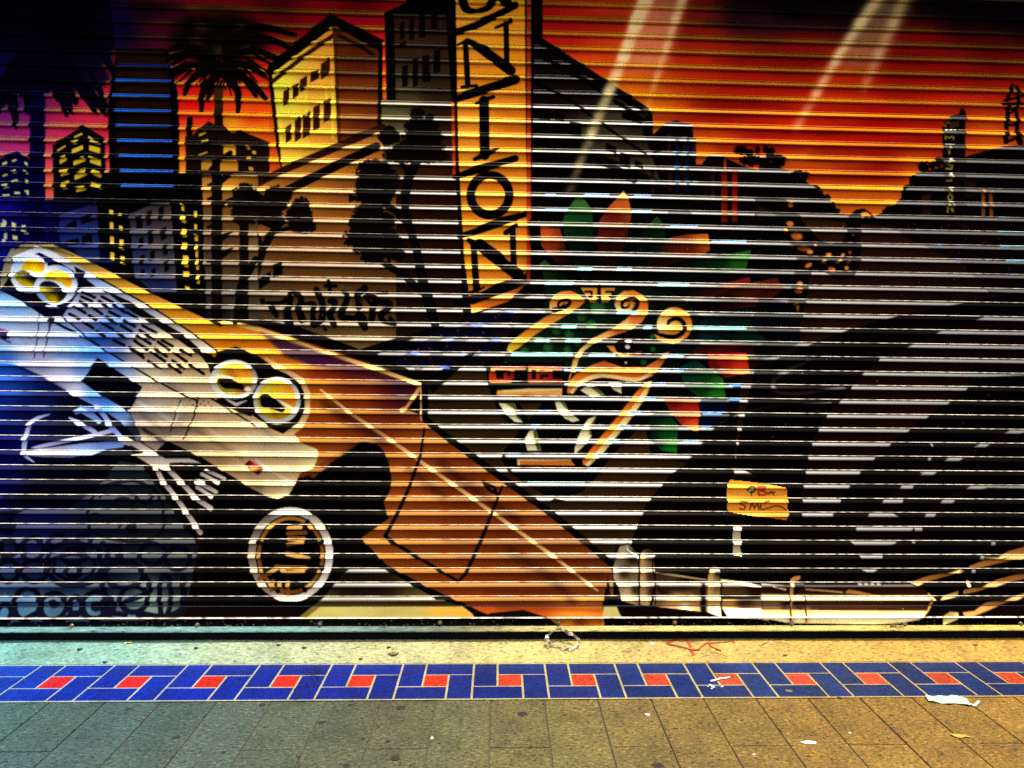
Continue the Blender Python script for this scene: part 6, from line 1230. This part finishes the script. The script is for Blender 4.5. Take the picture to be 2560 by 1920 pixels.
sheet_thing('flat_wrapper', [(2000, 1855), (2020, 1852), (2042, 1856), (2038, 1860), (2012, 1859)], .002, M_WHITE, 'flat white wrapper lying on a paving joint at right', 'wrapper')
sheet_thing('yellow_leaf', [(2376, 1838), (2388, 1836), (2402, 1839), (2415, 1841), (2440, 1845), (2416, 1845), (2400, 1846), (2384, 1843)], .002, M_LEAF, 'narrow dry yellow leaf on the pavement at right', 'leaf', bend=lambda x, y: .003 + .002 * math.sin(x * 120))
bm = bmesh.new()
for r_, z0_, z1_ in ((.0095, 0, .004), (.005, .004, .0052)):
    A = [bm.verts.new((r_ * math.cos(k * .2618), r_ * math.sin(k * .2618), z0_)) for k in range(24)]; B = [bm.verts.new((r_ * .92 * math.cos(k * .2618), r_ * .92 * math.sin(k * .2618), z1_)) for k in range(24)]
    for k in range(24): bm.faces.new((A[k], A[(k + 1) % 24], B[(k + 1) % 24], B[k]))
    bm.faces.new(B)
o = from_bm('bottle_cap', bm, M_WHITE); o.location = on_sill(1630, 1611, .001); o.rotation_euler = (.5, 0, 0); tag(o, 'small round white cap on the sill left of the red scrawl', 'bottle cap')
# dry stalks caught on the rail
bm = bmesh.new(); base = on_wall(2245, 1573, -.032); q = random.Random(6)
for k in range(26):
    a = Vector((q.uniform(-.05, .045), q.uniform(-.012, .010), .004)); b_ = a + Vector((q.uniform(-.05, .05), q.uniform(-.012, .004), q.uniform(.004, .035)))
    tube(bm, [a, (a + b_) / 2 + Vector((q.uniform(-.008, .008), q.uniform(-.004, .002), q.uniform(0, .01))), b_], .0011, 5)
o = from_bm('dry_weed_tuft', bm, M_STRAW); o.location = base; tag(o, 'tuft of dry stalks caught on the shutter rail at right', 'dry weeds')
# trodden gum
GUM = [(1003, 1769, .020, 0), (988, 1896, .016, 0), (1306, 1785, .020, 0), (1645, 1914, .020, 0), (866, 1914, .012, 0), (323, 1772, .014, 0), (439, 1843, .014, 0), (803, 1806, .012, 0), (2410, 1850 + 30, .012, 1), (2228, 1788, .007, 0), (1735, 1880, .007, 0), (1732, 1906, .007, 0), (655, 1762, .012, 0), (875, 1762, .010, 0), (970, 1853, .009, 0), (908, 1846, .008, 0), (2100, 1745, .012, 0), (560, 1880, .009, 0)]
for u, v, r, b_ in GUM:
    crumb(u, v, r, 'flat dark spot of trodden chewing gum on the pavement', 'gum_spot', 'chewing gum', 'gum spots on the pavement', mat=M_GUMB if b_ else M_GUM, flat=.10, stretch=1.15, z=on_ground(u, v, .0012))
for u, v, r, b_ in ((697, 1612, .010, 0), (761, 1619, .012, 0), (972, 1618, .010, 0), (985, 1633, .024, 1), (2438, 1611, .014, 1), (1964, 1637, .012, 1), (200, 1622, .013, 0), (490, 1620, .010, 0), (901, 1647, .010, 0), (262, 1655, .009, 0)):
    crumb(u, v, r, 'flat dark spot of trodden chewing gum on the concrete sill', 'gum_spot', 'chewing gum', 'gum spots on the sill', mat=M_GUMB if b_ else M_GUM, flat=.10, stretch=1.2, z=on_sill(u, v, .0012))
for u, v, r in ((1720, 1370, .009), ):
    pass
crumb(1640, 1733, .012, 'pale brown smear of gum on a blue tile', 'gum_spot', 'chewing gum', mat=M_GUMB, flat=.08, stretch=1.4, z=on_ground(1972, 1727, .0030))

# ------------------------------------------------------------------ light, sky and camera
EL, AZ = math.radians(71.5), math.radians(20)
sv = Vector((math.cos(EL) * math.sin(AZ), -math.cos(EL) * math.cos(AZ), math.sin(EL)))
sl = bpy.data.lights.new('sun', 'SUN'); sl.energy = SUN_E; sl.angle = math.radians(.53); sl.color = (1.0, .91, .71)
so = bpy.data.objects.new('sun', sl); COL.objects.link(so); so.location = sv * 20; so.rotation_euler = sv.to_track_quat('Z', 'Y').to_euler()
w = bpy.data.worlds.new('World'); scene.world = w; w.use_nodes = True
nt = w.node_tree; bg = nt.nodes['Background']; sk = nt.nodes.new('ShaderNodeTexSky'); sk.sky_type = 'NISHITA'; sk.sun_disc = False; sk.dust_density = 6.0; sk.ozone_density = .3; sk.air_density = .8
sk.sun_elevation = EL; sk.sun_rotation = math.atan2(sv.x, sv.y); nt.links.new(sk.outputs[0], bg.inputs['Color']); bg.inputs['Strength'].default_value = SKY_S
cd = bpy.data.cameras.new('camera'); cam = bpy.data.objects.new('camera', cd); COL.objects.link(cam); scene.camera = cam
cd.sensor_width = 36; cd.lens = CAM_F / 2560 * 36; cd.shift_x = (1280 - CAM_CX) / 2560; cd.shift_y = (CAM_CY - 960) / 2560; cd.clip_end = 300; cd.clip_start = .05
r_, u_, f_ = CAM_R
cam.matrix_world = Matrix(((r_[0], u_[0], -f_[0], 0), (r_[1], u_[1], -f_[1], -CAM_D), (r_[2], u_[2], -f_[2], CAM_H), (0, 0, 0, 1)))
vs_ = scene.view_settings; vs_.view_transform = 'Standard'; vs_.look = 'None'; vs_.exposure = EXPO; vs_.gamma = 1; vs_.use_curve_mapping = False
scene.cycles.max_bounces = 6; scene.cycles.use_denoising = False
